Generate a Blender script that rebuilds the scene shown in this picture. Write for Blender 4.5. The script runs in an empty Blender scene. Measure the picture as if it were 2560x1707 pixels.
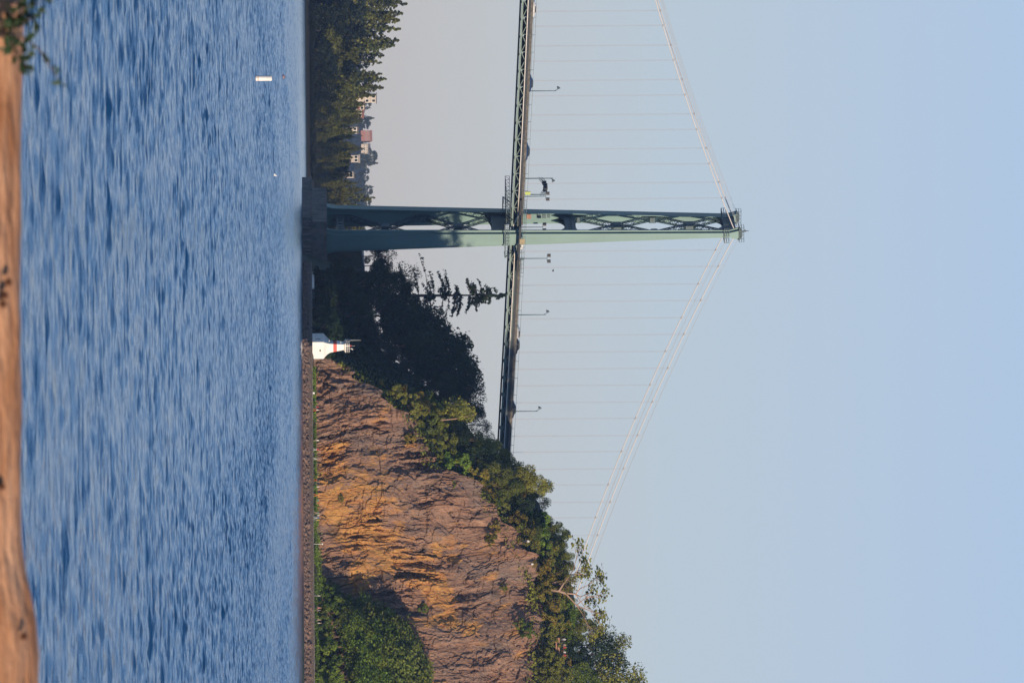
import bpy, bmesh, math, random
import numpy as np
from mathutils import Vector, Matrix

random.seed(7)
rng = np.random.default_rng(11)
rad = math.radians
S = bpy.context.scene
COL = S.collection

# ------------------------------------------------------------------ camera
# the photograph lies on its side: the camera is rolled a quarter turn
F, CX, CY, H, ROLL = 17000.0, 790.0, 853.5, 3.3, rad(0.42)
UP, RIGHT, FWD = Vector((0, 0, 1)), Vector((1, 0, 0)), Vector((0, 1, 0))
EX = UP * math.cos(ROLL) + RIGHT * math.sin(ROLL)
EY = RIGHT * math.cos(ROLL) - UP * math.sin(ROLL)
CAMP = Vector((0, 0, H))
cam = bpy.data.cameras.new('camera')
camo = bpy.data.objects.new('camera', cam)
COL.objects.link(camo)
m3 = Matrix((EX, -EY, -FWD)).transposed()
camo.matrix_world = Matrix.Translation(CAMP) @ m3.to_4x4()
cam.sensor_width = 36
cam.lens = F / 2560 * 36
cam.shift_x = (1280 - CX) / 2560
cam.clip_start, cam.clip_end = 1.0, 20000
cam.dof.use_dof = True
cam.dof.focus_distance = 1750
cam.dof.aperture_fstop = 8.0
S.camera = camo

# ------------------------------------------------------------------ sky, sun, exposure
SUN_AZ, SUN_EL = rad(37), rad(12)      # right of "straight behind the camera", height
w = bpy.data.worlds.new('World')
S.world = w
w.use_nodes = True
nt = w.node_tree
sky = nt.nodes.new('ShaderNodeTexSky')
sky.sky_type = 'NISHITA'
sky.sun_disc = False
sky.sun_elevation = SUN_EL
SUNV = Vector((math.sin(SUN_AZ) * math.cos(SUN_EL), -math.cos(SUN_AZ) * math.cos(SUN_EL), math.sin(SUN_EL)))
sky.sun_rotation = math.atan2(SUNV.x, SUNV.y)
sky.altitude = 0
sky.air_density, sky.dust_density, sky.ozone_density = 1.0, 0.5, 6.0
bg = nt.nodes['Background']
bg.inputs[1].default_value = 0.12
# evening haze lying low in the sky, lilac at the horizon and pale blue above it
geo = nt.nodes.new('ShaderNodeTexCoord')
sep = nt.nodes.new('ShaderNodeSeparateXYZ')
nt.links.new(geo.outputs['Generated'], sep.inputs[0])
hz_c = nt.nodes.new('ShaderNodeValToRGB')
hz_f = nt.nodes.new('ShaderNodeValToRGB')
for nd, stops in ((hz_c, ((0.0, (4.35, 4.15, 4.40)), (0.022, (4.45, 4.65, 5.0)), (0.05, (4.2, 4.95, 5.8)), (0.105, (3.8, 4.9, 6.6)), (0.20, (3.1, 5.3, 9.0)))),
                  (hz_f, ((0.0, (.95,) * 3), (0.11, (.9,) * 3), (0.21, (.6,) * 3), (0.42, (0,) * 3)))):
    el_ = nd.color_ramp.elements
    while len(el_) < len(stops): el_.new(0.5)
    for e_, (p_, c_) in zip(el_, stops): e_.position = p_; e_.color = (*c_, 1)
    nt.links.new(sep.outputs['Z'], nd.inputs[0])
mixs = nt.nodes.new('ShaderNodeMix'); mixs.data_type = 'RGBA'; mixs.clamp_factor = False
nt.links.new(hz_f.outputs[0], mixs.inputs[0]); nt.links.new(sky.outputs[0], mixs.inputs[6]); nt.links.new(hz_c.outputs[0], mixs.inputs[7])
nt.links.new(mixs.outputs[2], bg.inputs[0])
sun = bpy.data.lights.new('sun', 'SUN')
sun.energy = 4.6
sun.angle = rad(0.5)
sun.color = (1.0, 0.82, 0.62)
suno = bpy.data.objects.new('sun', sun)
COL.objects.link(suno)
suno.location = (0, 0, 300)
suno.rotation_euler = (-SUNV).to_track_quat('-Z', 'Y').to_euler()
S.view_settings.view_transform = 'Standard'
S.view_settings.look = 'None'
S.view_settings.gamma = 1
S.view_settings.exposure = 0.0
S.render.engine = 'CYCLES'
S.cycles.max_bounces = 5
S.cycles.diffuse_bounces = 2
S.cycles.volume_bounces = 0
S.cycles.use_denoising = True


# ------------------------------------------------------------------ helpers
def P(X, Y, d):
    """point seen at photograph pixel (X, Y) at depth d"""
    return CAMP + (FWD + EX * ((X - CX) / F) + EY * ((Y - CY) / F)) * d


def tag(o, label=None, cat=None, group=None, kind=None):
    if label: o['label'] = label
    if cat: o['category'] = cat
    if group: o['group'] = group
    if kind: o['kind'] = kind
    return o


def empty(name, loc=(0, 0, 0), rz=0, label=None, cat=None, group=None):
    o = bpy.data.objects.new(name, None)
    o.empty_display_size = 0.3
    COL.objects.link(o)
    o.location = loc
    o.rotation_euler = (0, 0, rz)
    return tag(o, label, cat, group)


def put(name, me, parent=None, loc=None, rot=None, scale=None, mats=None):
    o = bpy.data.objects.new(name, me)
    COL.objects.link(o)
    if parent is not None: o.parent = parent
    if loc is not None: o.location = loc
    if rot is not None: o.rotation_euler = rot
    if scale is not None: o.scale = scale
    return o


class MB:
    """collects shapes into one mesh"""
    def __init__(s):
        s.v, s.f, s.m = [], [], []

    def add(s, vs, fs, mi=0):
        o = len(s.v)
        s.v += [tuple(v) for v in vs]
        s.f += [tuple(i + o for i in f) for f in fs]
        s.m += [mi] * len(fs)
        return s

    def box(s, x0, x1, y0, y1, z0, z1, M=None, mi=0):
        vs = [Vector((x, y, z)) for z in (z0, z1) for y in (y0, y1) for x in (x0, x1)]
        if M: vs = [M(v) if callable(M) else M @ v for v in vs]
        return s.add(vs, [(0, 2, 3, 1), (4, 5, 7, 6), (0, 1, 5, 4), (2, 6, 7, 3), (0, 4, 6, 2), (1, 3, 7, 5)], mi)

    def beam(s, a, b, wd, ht, side=None, mi=0):
        a, b = Vector(a), Vector(b)
        t = (b - a).normalized()
        sd = Vector(side) if side is not None else Vector((0, 0, 1))
        u = t.cross(sd)
        if u.length < 1e-4: u = t.cross(Vector((1, 0, 0)))
        u.normalize()
        n = u.cross(t).normalized()
        vs = []
        for p in (a, b):
            for i, j in ((-1, -1), (1, -1), (1, 1), (-1, 1)):
                vs.append(p + u * (i * wd / 2) + n * (j * ht / 2))
        return s.add(vs, [(0, 3, 2, 1), (4, 5, 6, 7), (0, 1, 5, 4), (1, 2, 6, 5), (2, 3, 7, 6), (3, 0, 4, 7)], mi)

    def tube(s, pts, r, n=6, mi=0, cap=True):
        pts = [Vector(p) for p in pts]
        rs = r if isinstance(r, (list, tuple)) else [r] * len(pts)
        vs, fs = [], []
        for i, p in enumerate(pts):
            t = (pts[min(i + 1, len(pts) - 1)] - pts[max(i - 1, 0)]).normalized()
            u = t.cross(Vector((0, 0, 1)))
            if u.length < 0.05: u = t.cross(Vector((1, 0, 0)))
            u.normalize()
            q = u.cross(t)
            for k in range(n):
                a = 2 * math.pi * k / n
                vs.append(p + (u * math.cos(a) + q * math.sin(a)) * rs[i])
        for i in range(len(pts) - 1):
            for k in range(n):
                k2 = (k + 1) % n
                fs.append((i * n + k, i * n + k2, (i + 1) * n + k2, (i + 1) * n + k))
        if cap:
            fs.append(tuple(range(n)))
            fs.append(tuple((len(pts) - 1) * n + k for k in reversed(range(n))))
        return s.add(vs, fs, mi)

    def lathe(s, prof, c=(0, 0, 0), n=16, mi=0):
        c = Vector(c)
        vs = [c + Vector((r * math.cos(2 * math.pi * k / n), r * math.sin(2 * math.pi * k / n), z)) for r, z in prof for k in range(n)]
        fs = [(i * n + k, i * n + (k + 1) % n, (i + 1) * n + (k + 1) % n, (i + 1) * n + k) for i in range(len(prof) - 1) for k in range(n)]
        fs.append(tuple(reversed(range(n))))
        fs.append(tuple((len(prof) - 1) * n + k for k in range(n)))
        return s.add(vs, fs, mi)

    def prism(s, poly, a, b, mi=0):
        """poly: list of points at end a (as functions): extrude list of Vectors by vector b"""
        n = len(poly)
        vs = [Vector(p) + Vector(a) for p in poly] + [Vector(p) + Vector(b) for p in poly]
        fs = [(i, (i + 1) % n, n + (i + 1) % n, n + i) for i in range(n)]
        fs += [tuple(reversed(range(n))), tuple(range(n, 2 * n))]
        return s.add(vs, fs, mi)

    def mesh(s, name, mats, smooth=False):
        me = bpy.data.meshes.new(name)
        me.from_pydata(s.v, [], s.f)
        for m in (mats if isinstance(mats, (list, tuple)) else [mats]): me.materials.append(m)
        me.polygons.foreach_set('material_index', s.m)
        bm = bmesh.new(); bm.from_mesh(me)
        bmesh.ops.recalc_face_normals(bm, faces=bm.faces)
        bm.to_mesh(me); bm.free()
        if smooth: me.polygons.foreach_set('use_smooth', [True] * len(me.polygons))
        return me

    def build(s, name, mats, parent=None, smooth=False):
        return put(name, s.mesh(name, mats, smooth), parent)


def np_mesh(name, V, Q, mats, smooth=True, attrs=None, mi=None):
    """V (n,3), Q (m,4) or (m,3) index arrays"""
    me = bpy.data.meshes.new(name)
    V = np.asarray(V, np.float32); Q = np.asarray(Q, np.int32)
    k = Q.shape[1]
    me.vertices.add(len(V)); me.vertices.foreach_set('co', V.ravel())
    me.loops.add(Q.size); me.loops.foreach_set('vertex_index', Q.ravel())
    me.polygons.add(len(Q))
    me.polygons.foreach_set('loop_start', np.arange(0, Q.size, k, dtype=np.int32))
    me.polygons.foreach_set('loop_total', np.full(len(Q), k, np.int32))
    me.polygons.foreach_set('use_smooth', np.full(len(Q), smooth))
    for m in (mats if isinstance(mats, (list, tuple)) else [mats]): me.materials.append(m)
    if mi is not None: me.polygons.foreach_set('material_index', np.asarray(mi, np.int32))
    for nme, a in (attrs or {}).items():
        at = me.attributes.new(nme, 'FLOAT', 'POINT')
        at.data.foreach_set('value', np.asarray(a, np.float32).ravel())
    me.update(calc_edges=True)
    return me


def grid_quads(nr, nc):
    i = np.arange(nr - 1)[:, None] * nc + np.arange(nc - 1)[None, :]
    return np.stack([i, i + 1, i + nc + 1, i + nc], -1).reshape(-1, 4)


def _hash(ix, iy, seed):
    h = (ix.astype(np.int64) * 374761393 + iy.astype(np.int64) * 668265263 + seed * 974711) & 0xFFFFFFFF
    h = ((h ^ (h >> 13)) * 1274126177) & 0xFFFFFFFF
    h = (h ^ (h >> 16)) & 0xFFFF
    return h / 65535.0


def vnoise(x, y, seed=0):
    x, y = np.asarray(x, float), np.asarray(y, float)
    ix, iy = np.floor(x), np.floor(y)
    fx, fy = x - ix, y - iy
    fx = fx * fx * fx * (fx * (fx * 6 - 15) + 10); fy = fy * fy * fy * (fy * (fy * 6 - 15) + 10)
    a, b = _hash(ix, iy, seed), _hash(ix + 1, iy, seed)
    c, d = _hash(ix, iy + 1, seed), _hash(ix + 1, iy + 1, seed)
    return ((a * (1 - fx) + b * fx) * (1 - fy) + (c * (1 - fx) + d * fx) * fy) * 2 - 1


def fbm(x, y, seed=0, oct=4, gain=0.5):
    t, a = 0, 1.0
    for o in range(oct):
        t = t + a * vnoise(x * 2 ** o + 17.3 * o, y * 2 ** o - 9.1 * o, seed + o)
        a *= gain
    return t


# ------------------------------------------------------------------ materials
def mat(name, base, rough=0.6, metal=0.0, var=0.0, scale=1.0, col2=None, stretch=(1, 1, 1), bump=0.0, bscale=8.0, spec=0.4):
    m = bpy.data.materials.new(name)
    m.use_nodes = True
    n, l = m.node_tree.nodes, m.node_tree.links
    b = n['Principled BSDF']
    b.inputs['Base Color'].default_value = (*base, 1)
    b.inputs['Roughness'].default_value = rough
    b.inputs['Metallic'].default_value = metal
    b.inputs['Specular IOR Level'].default_value = spec
    if var or col2 or bump:
        tc = n.new('ShaderNodeTexCoord'); mp = n.new('ShaderNodeMapping')
        mp.inputs['Scale'].default_value = stretch
        l.new(tc.outputs['Object'], mp.inputs[0])
    if var or col2:
        no = n.new('ShaderNodeTexNoise'); no.inputs['Scale'].default_value = scale
        no.inputs['Detail'].default_value = 6; no.inputs['Roughness'].default_value = 0.65
        l.new(mp.outputs[0], no.inputs['Vector'])
        rp = n.new('ShaderNodeValToRGB')
        c2 = col2 or tuple(c * (1 - var) for c in base)
        c1 = base if col2 else tuple(min(1, c * (1 + var)) for c in base)
        rp.color_ramp.elements[0].position = 0.35; rp.color_ramp.elements[1].position = 0.65
        rp.color_ramp.elements[0].color = (*c2, 1); rp.color_ramp.elements[1].color = (*c1, 1)
        l.new(no.outputs['Fac'], rp.inputs[0]); l.new(rp.outputs[0], b.inputs['Base Color'])
    if bump:
        nb = n.new('ShaderNodeTexNoise'); nb.inputs['Scale'].default_value = bscale; nb.inputs['Detail'].default_value = 5
        l.new(mp.outputs[0], nb.inputs['Vector'])
        bu = n.new('ShaderNodeBump'); bu.inputs['Strength'].default_value = bump; bu.inputs['Distance'].default_value = 0.2
        l.new(nb.outputs['Fac'], bu.inputs['Height']); l.new(bu.outputs[0], b.inputs['Normal'])
    return m


def leaf_mat(name, dark, light, trans=0.25, third=None):
    """leaf colours spread by a per-leaf random attribute, with a little light let through"""
    m = bpy.data.materials.new(name)
    m.use_nodes = True
    n, l = m.node_tree.nodes, m.node_tree.links
    b = n['Principled BSDF']
    at = n.new('ShaderNodeAttribute'); at.attribute_name = 'tint'
    oi = n.new('ShaderNodeObjectInfo')
    rp = n.new('ShaderNodeValToRGB')
    e = rp.color_ramp.elements
    e[0].color = (*dark, 1); e[1].color = (*light, 1)
    if third:
        x = e.new(0.8); x.color = (*light, 1); e[-1].color = (*third, 1)
    l.new(at.outputs['Fac'], rp.inputs[0])
    hs = n.new('ShaderNodeHueSaturation')
    mr = n.new('ShaderNodeMapRange'); mr.inputs['To Min'].default_value = 0.7; mr.inputs['To Max'].default_value = 1.3
    l.new(oi.outputs['Random'], mr.inputs[0]); l.new(mr.outputs[0], hs.inputs['Value'])
    mh = n.new('ShaderNodeMapRange'); mh.inputs['To Min'].default_value = 0.485; mh.inputs['To Max'].default_value = 0.515
    ml = n.new('ShaderNodeMath'); ml.operation = 'FRACT'
    mm = n.new('ShaderNodeMath'); mm.operation = 'MULTIPLY'; mm.inputs[1].default_value = 7.31
    l.new(oi.outputs['Random'], mm.inputs[0]); l.new(mm.outputs[0], ml.inputs[0]); l.new(ml.outputs[0], mh.inputs[0])
    l.new(mh.outputs[0], hs.inputs['Hue'])
    l.new(rp.outputs[0], hs.inputs['Color'])
    l.new(hs.outputs[0], b.inputs['Base Color'])
    b.inputs['Roughness'].default_value = 0.65
    b.inputs['Specular IOR Level'].default_value = 0.2
    tr = n.new('ShaderNodeBsdfTranslucent')
    l.new(hs.outputs[0], tr.inputs['Color'])
    mx = n.new('ShaderNodeMixShader'); mx.inputs[0].default_value = trans
    l.new(b.outputs[0], mx.inputs[1]); l.new(tr.outputs[0], mx.inputs[2])
    l.new(mx.outputs[0], n['Material Output'].inputs['Surface'])
    return m


M = {}
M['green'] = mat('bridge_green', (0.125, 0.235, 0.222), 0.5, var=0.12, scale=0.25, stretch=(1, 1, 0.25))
M['green_dark_shade'] = mat('bridge_green_dark_shade', (0.045, 0.085, 0.095), 0.55, var=0.2, scale=0.8)  # shade on the bracing put into the green; railings and fittings share it
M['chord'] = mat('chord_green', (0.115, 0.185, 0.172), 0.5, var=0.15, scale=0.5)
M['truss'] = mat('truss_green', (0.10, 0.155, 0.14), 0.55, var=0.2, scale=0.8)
M['steel'] = mat('grey_steel', (0.10, 0.12, 0.13), 0.5)
M['cable'] = mat('cable_white', (0.62, 0.58, 0.56), 0.5)
M['hanger'] = mat('hanger_wire', (0.46, 0.41, 0.41), 0.6)
M['rope'] = mat('hand_rope', (0.45, 0.46, 0.48), 0.5)
M['pipe'] = mat('pale_pipe', (0.80, 0.76, 0.72), 0.35)
M['parapet'] = mat('parapet_beige', (0.165, 0.15, 0.125), 0.8, col2=(0.06, 0.055, 0.05), scale=1.1)
M['asphalt'] = mat('asphalt', (0.05, 0.05, 0.05), 0.9)
M['fascia'] = mat('dark_fascia', (0.03, 0.035, 0.04), 0.7)
M['conc'] = mat('old_concrete', (0.26, 0.23, 0.20), 0.9, col2=(0.12, 0.11, 0.10), scale=0.6, stretch=(1, 1, 0.5), bump=0.3, bscale=2)
M['conc_low'] = mat('wet_concrete', (0.22, 0.17, 0.14), 0.85, col2=(0.08, 0.07, 0.065), scale=0.7, bump=0.4, bscale=2)
M['wood'] = mat('weathered_timber', (0.30, 0.25, 0.21), 0.8, var=0.3, scale=2)
M['white'] = mat('white_paint', (0.80, 0.78, 0.74), 0.5, var=0.06, scale=0.8)
M['red'] = mat('red_paint', (0.62, 0.08, 0.06), 0.5)
M['black'] = mat('black', (0.02, 0.02, 0.02), 0.5)
M['glass'] = mat('dark_glass', (0.02, 0.025, 0.03), 0.1)
M['bark'] = mat('bark', (0.13, 0.085, 0.06), 0.9, var=0.3, scale=2, stretch=(1, 1, 0.3))
M['bark_far'] = mat('bark_dark', (0.035, 0.028, 0.022), 0.9)
M['bark_lit'] = mat('bark_pale', (0.38, 0.25, 0.18), 0.9, var=0.25, scale=2, stretch=(1, 1, 0.3))
M['soil'] = mat('forest_floor', (0.07, 0.06, 0.035), 0.95, col2=(0.035, 0.04, 0.02), scale=0.3, bump=0.5, bscale=1.0)
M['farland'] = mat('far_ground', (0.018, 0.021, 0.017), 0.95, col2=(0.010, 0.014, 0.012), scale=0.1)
M['sand'] = mat('sand', (0.32, 0.26, 0.19), 0.95, var=0.15, scale=3)
M['path'] = mat('path_asphalt', (0.20, 0.16, 0.13), 0.9, var=0.15, scale=0.8)
M['yellow_green'] = mat('sign_yellow_green', (0.42, 0.50, 0.12), 0.6)
M['signal'] = mat('signal_box', (0.03, 0.03, 0.035), 0.6)
M['brick'] = mat('brick_red', (0.34, 0.165, 0.135), 0.9, var=0.2, scale=1)
M['pale_wall'] = mat('pale_wall', (0.50, 0.44, 0.38), 0.8, var=.1, scale=.5)
M['roof_grey'] = mat('roof_grey', (0.16, 0.15, 0.15), 0.9)
M['timber_red'] = mat('platform_timber', (0.36, 0.19, 0.13), 0.8, var=0.2, scale=2)
M['orange'] = mat('buoy_orange', (0.65, 0.25, 0.13), 0.5)
L = {}
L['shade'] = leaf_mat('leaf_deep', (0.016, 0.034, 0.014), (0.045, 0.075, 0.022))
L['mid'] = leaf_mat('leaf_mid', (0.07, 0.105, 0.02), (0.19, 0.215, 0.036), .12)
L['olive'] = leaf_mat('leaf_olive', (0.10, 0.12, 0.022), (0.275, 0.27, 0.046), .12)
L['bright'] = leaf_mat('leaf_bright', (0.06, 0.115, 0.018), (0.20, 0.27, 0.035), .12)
L['autumn'] = leaf_mat('leaf_autumn', (0.12, 0.11, 0.02), (0.30, 0.225, 0.04), .12, third=(0.36, 0.19, 0.035))
L['needle'] = leaf_mat('needle', (0.016, 0.03, 0.015), (0.04, 0.06, 0.022), trans=0.1)
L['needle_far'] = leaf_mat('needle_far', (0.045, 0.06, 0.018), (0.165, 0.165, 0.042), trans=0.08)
L['needle_farshade'] = leaf_mat('needle_farshade', (0.010, 0.018, 0.012), (0.026, 0.036, 0.018), trans=0.05)  # shadow over the far bank put into the leaf colour
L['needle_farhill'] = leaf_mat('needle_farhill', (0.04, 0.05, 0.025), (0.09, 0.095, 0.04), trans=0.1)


# ------------------------------------------------------------------ water
def make_water():
    m = bpy.data.materials.new('water')
    m.use_nodes = True
    n, l = m.node_tree.nodes, m.node_tree.links
    b = n['Principled BSDF']
    b.inputs['Base Color'].default_value = (0.008, 0.060, 0.165, 1)
    b.inputs['Roughness'].default_value = 0.09
    b.inputs['IOR'].default_value = 1.333
    b.inputs['Specular IOR Level'].default_value = 0.5
    tc = n.new('ShaderNodeTexCoord'); mp = n.new('ShaderNodeMapping')
    mp.inputs['Scale'].default_value = (0.7, 1.6, 1)
    l.new(tc.outputs['Object'], mp.inputs[0])
    no = n.new('ShaderNodeTexNoise'); no.inputs['Scale'].default_value = 1.5; no.inputs['Detail'].default_value = 5
    l.new(mp.outputs[0], no.inputs['Vector'])
    bu = n.new('ShaderNodeBump'); bu.inputs['Strength'].default_value = 0.55; bu.inputs['Distance'].default_value = 0.2
    l.new(no.outputs['Fac'], bu.inputs['Height']); l.new(bu.outputs[0], b.inputs['Normal'])
    # rows: fine near the viewer, coarser far away; columns: fan out from the shore
    rows = [12.0]
    while rows[-1] < 2760:
        r = rows[-1]
        rows.append(r + (0.17 if r < 420 else 0.17 * (r / 420) ** 1.35) if r > 30 else r + 0.6)
    r = np.array(rows)
    a = np.concatenate([-1 - np.linspace(1, 0.02, 24) ** 2 * 9, np.linspace(-1, 1, 600), 1 + np.linspace(0.02, 1, 24) ** 2 * 9])
    R, A = np.meshgrid(r, a, indexing='ij')
    x, y = A * (0.062 * R + 9.0), R
    z = np.zeros_like(x)
    g = np.random.default_rng(5)
    # wind chop: many short wave trains running roughly towards the beach
    nW = 64
    amp_d = 1.0
    for i in range(nW):
        lam = 0.28 * (1.9 / 0.28) ** (i / (nW - 1))
        th = g.normal(0.10, 0.78 if lam < 0.8 else 0.48)
        k = 2 * math.pi / lam
        kx, ky = k * math.sin(th), k * math.cos(th)
        am = 0.0034 * lam ** 0.98
        ph = g.uniform(0, 6.28)
        z += am * np.sin(kx * x + ky * y + ph + 0.35 * np.sin(0.13 * kx * y - 0.11 * ky * x))
    # gusts make some patches rougher than others
    gust = 0.95 + 0.22 * fbm(x / 9, y / 160, 3, 3)
    calm = np.clip((y - 1400) / 500, 0, 1)
    z *= gust * (1 - 0.2 * calm)
    z = z + 0.4 * z * z / 0.06          # sharper crests
    z *= np.where(np.abs(A) <= 1.0, 1.0, 0.3)
    V = np.stack([x, y, z], -1).reshape(-1, 3)
    o = put('water', np_mesh('water', V, grid_quads(*x.shape), m, True))
    tag(o, kind='structure')
    return o


make_water()

# ------------------------------------------------------------------ terrain of the near shore
def I(x, xs, ys): return np.interp(x, xs, ys)


def d_sw(x): return I(x, [-40, -19, 0, 20, 40, 60, 75, 90, 130, 260], [1730, 1705, 1640, 1632, 1622, 1613, 1607, 1601, 1585, 1530])
def d_cf(x): return I(x, [-40, -19, 0, 6, 15, 35, 60, 80, 110, 260], [1738, 1712, 1656, 1652, 1646, 1640, 1634, 1627, 1616, 1580])
_ct = [P(X, Y, 1650) for X, Y in ((806, 880), (835, 902), (905, 950), (960, 1000), (1020, 1050), (1055, 1100), (1068, 1160), (1145, 1190), (1210, 1250), (1262, 1330),
                                  (1302, 1400), (1322, 1480), (1336, 1560), (1330, 1640), (1324, 1707))]
_ctx = [-40, -10, 0] + [p.x for p in _ct] + [120, 260]
_ctz = [2.4, 2.5, 3.0] + [p.z for p in _ct] + [54, 50]
def z_ct(x): return I(x, _ctx, _ctz)
def z_cf(x): return I(x, [-40, 0, 30, 45, 60, 75, 90, 260], [2.35, 2.4, 2.6, 3.0, 4.5, 7, 8, 8])
def rise(x, q):
    left = np.minimum(0.24 * q, 13.0)
    right = I(q, [0, 9, 22, 50, 150, 500], [0, 6.0, 8.0, 11.5, 15, 18])
    t = np.clip((x - 2) / 14, 0, 1)
    return left * (1 - t) + right * t


def ground(x, d):
    """height of the land at (x, d)"""
    x, d = np.asarray(x, float), np.asarray(d, float)
    s, c = d_sw(x) + 3.6, d_cf(x)
    zf, zt = z_cf(x), z_ct(x)
    run = 0.34 * (zt - zf)
    z = np.where(d < s, 2.3, 2.3 + (zf - 2.3) * np.clip((d - s) / np.maximum(c - s, 0.5), 0, 1))
    z = np.where(d > c, zf + (zt - zf) * np.clip((d - c) / np.maximum(run, 0.2), 0, 1), z)
    z = z + np.where(d > c + run, rise(x, np.maximum(d - c - run, 0)), 0)
    edge = np.clip((x + 24 + 9 * np.clip((d - 1768) / 8, 0, 1)) / 6, 0, 1)
    return z * edge - 2.5 * (1 - edge)


def make_land():
    xs = np.concatenate([np.arange(-36, 120, 1.0), np.arange(120, 300, 12.0)])
    q = np.concatenate([np.array([-0.02, 0.0, 3.5]), np.arange(5, 80, 1.1), np.arange(80, 420, 12.0)])
    X, Q = np.meshgrid(xs, q, indexing='ij')
    D = d_sw(X) + Q
    Z = ground(X, D)
    c, zf, zt = d_cf(X), z_cf(X), z_ct(X)
    on = (D > c - 1.0) & (D < c + 0.34 * (zt - zf) + 1.5) & (X > 4.5)
    Z = Z + np.where(Q > 6, fbm(X / 6, D / 6, 9, 4) * 0.6, 0)
    D2 = D + np.where(on, 4.5, 0)           # keep the soil behind the rock face
    Z = np.where(Q < -0.01, -2.5, Z)
    V = np.stack([X, D2, Z], -1).reshape(-1, 3)
    tag(put('hill', np_mesh('hill', V, grid_quads(*X.shape), M['soil'], True)), kind='structure')


make_land()


def make_cliff():
    m = bpy.data.materials.new('cliff_rock')
    m.use_nodes = True
    n, l = m.node_tree.nodes, m.node_tree.links
    b = n['Principled BSDF']
    b.inputs['Roughness'].default_value = 0.9
    b.inputs['Specular IOR Level'].default_value = 0.2
    tc = n.new('ShaderNodeTexCoord')
    mp = n.new('ShaderNodeMapping'); mp.inputs['Scale'].default_value = (1, 0.6, 0.22)
    l.new(tc.outputs['Object'], mp.inputs[0])
    n1 = n.new('ShaderNodeTexNoise'); n1.inputs['Scale'].default_value = 0.55; n1.inputs['Detail'].default_value = 9; n1.inputs['Roughness'].default_value = 0.7
    n1.inputs['Distortion'].default_value = 0.6
    l.new(mp.outputs[0], n1.inputs['Vector'])
    rp = n.new('ShaderNodeValToRGB')
    e = rp.color_ramp.elements
    e[0].position, e[0].color = 0.30, (0.14, 0.080, 0.055, 1)
    e[1].position, e[1].color = 0.72, (0.41, 0.255, 0.17, 1)
    x = e.new(0.5); x.color = (0.28, 0.16, 0.105, 1)
    l.new(n1.outputs['Fac'], rp.inputs[0])
    n4 = n.new('ShaderNodeTexNoise'); n4.inputs['Scale'].default_value = 0.16; n4.inputs['Detail'].default_value = 10; n4.inputs['Roughness'].default_value = 0.72
    l.new(mp.outputs[0], n4.inputs['Vector'])
    r4 = n.new('ShaderNodeMapRange'); r4.inputs['From Min'].default_value = 0.46; r4.inputs['From Max'].default_value = 0.62; r4.inputs['To Max'].default_value = 0.75
    l.new(n4.outputs['Fac'], r4.inputs[0])
    gx = n.new('ShaderNodeMix'); gx.data_type = 'RGBA'; gx.inputs[7].default_value = (0.185, 0.145, 0.125, 1)   # grey lichen
    l.new(r4.outputs[0], gx.inputs[0]); l.new(rp.outputs[0], gx.inputs[6])
    at = n.new('ShaderNodeAttribute'); at.attribute_name = 'stain'
    n2 = n.new('ShaderNodeTexNoise'); n2.inputs['Scale'].default_value = 0.9; n2.inputs['Detail'].default_value = 8; n2.inputs['Roughness'].default_value = 0.75
    l.new(mp.outputs[0], n2.inputs['Vector'])
    r2 = n.new('ShaderNodeValToRGB')
    r2.color_ramp.elements[0].position, r2.color_ramp.elements[0].color = 0.35, (0.38, 0.165, 0.065, 1)
    r2.color_ramp.elements[1].position, r2.color_ramp.elements[1].color = 0.65, (0.56, 0.31, 0.085, 1)
    l.new(n2.outputs['Fac'], r2.inputs[0])
    mx = n.new('ShaderNodeMix'); mx.data_type = 'RGBA'
    l.new(at.outputs['Fac'], mx.inputs[0]); l.new(gx.outputs[2], mx.inputs[6]); l.new(r2.outputs[0], mx.inputs[7])
    ac = n.new('ShaderNodeAttribute'); ac.attribute_name = 'crack'          # darker brown along the joints
    md = n.new('ShaderNodeMix'); md.data_type = 'RGBA'; md.inputs[7].default_value = (0.075, 0.05, 0.035, 1)
    mf = n.new('ShaderNodeMath'); mf.operation = 'MULTIPLY'; mf.inputs[1].default_value = 0.7
    l.new(ac.outputs['Fac'], mf.inputs[0]); l.new(mf.outputs[0], md.inputs[0]); l.new(mx.outputs[2], md.inputs[6])
    l.new(md.outputs[2], b.inputs['Base Color'])
    n3 = n.new('ShaderNodeTexNoise'); n3.inputs['Scale'].default_value = 1.9; n3.inputs['Detail'].default_value = 6
    l.new(mp.outputs[0], n3.inputs['Vector'])
    bu = n.new('ShaderNodeBump'); bu.inputs['Strength'].default_value = 0.85; bu.inputs['Distance'].default_value = 0.35
    l.new(n3.outputs['Fac'], bu.inputs['Height']); l.new(bu.outputs[0], b.inputs['Normal'])

    xs = np.arange(3.0, 112, 0.14)
    ts = np.linspace(-0.03, 1.05, 420)
    X, T = np.meshgrid(xs, ts, indexing='ij')
    zf, zt = z_cf(X), z_ct(X) + 1.3 * fbm(X / 3.1, X * 0, 7, 4) + 0.6 * np.round(vnoise(X / 1.7, X * 0, 8) * 2) / 2
    Z = zf + (zt - zf) * T
    Dp = d_cf(X) + 0.34 * (zt - zf) * np.clip(T, -0.05, 1.1)
    # columns lean and fan out
    lean = 0.16 * fbm(X / 22, Z / 30, 40, 2)
    u = X + (Z - 22) * (0.10 + lean)
    big = fbm(X / 12 + 5, Z / 18, 21, 3) * 1.1
    steps = vnoise(u / 9, Z / 2.6, 33) * vnoise(u / 4, Z / 7, 34)
    wob = 0.5 * fbm(X / 2.2, Z / 2.2, 35, 3)
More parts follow.
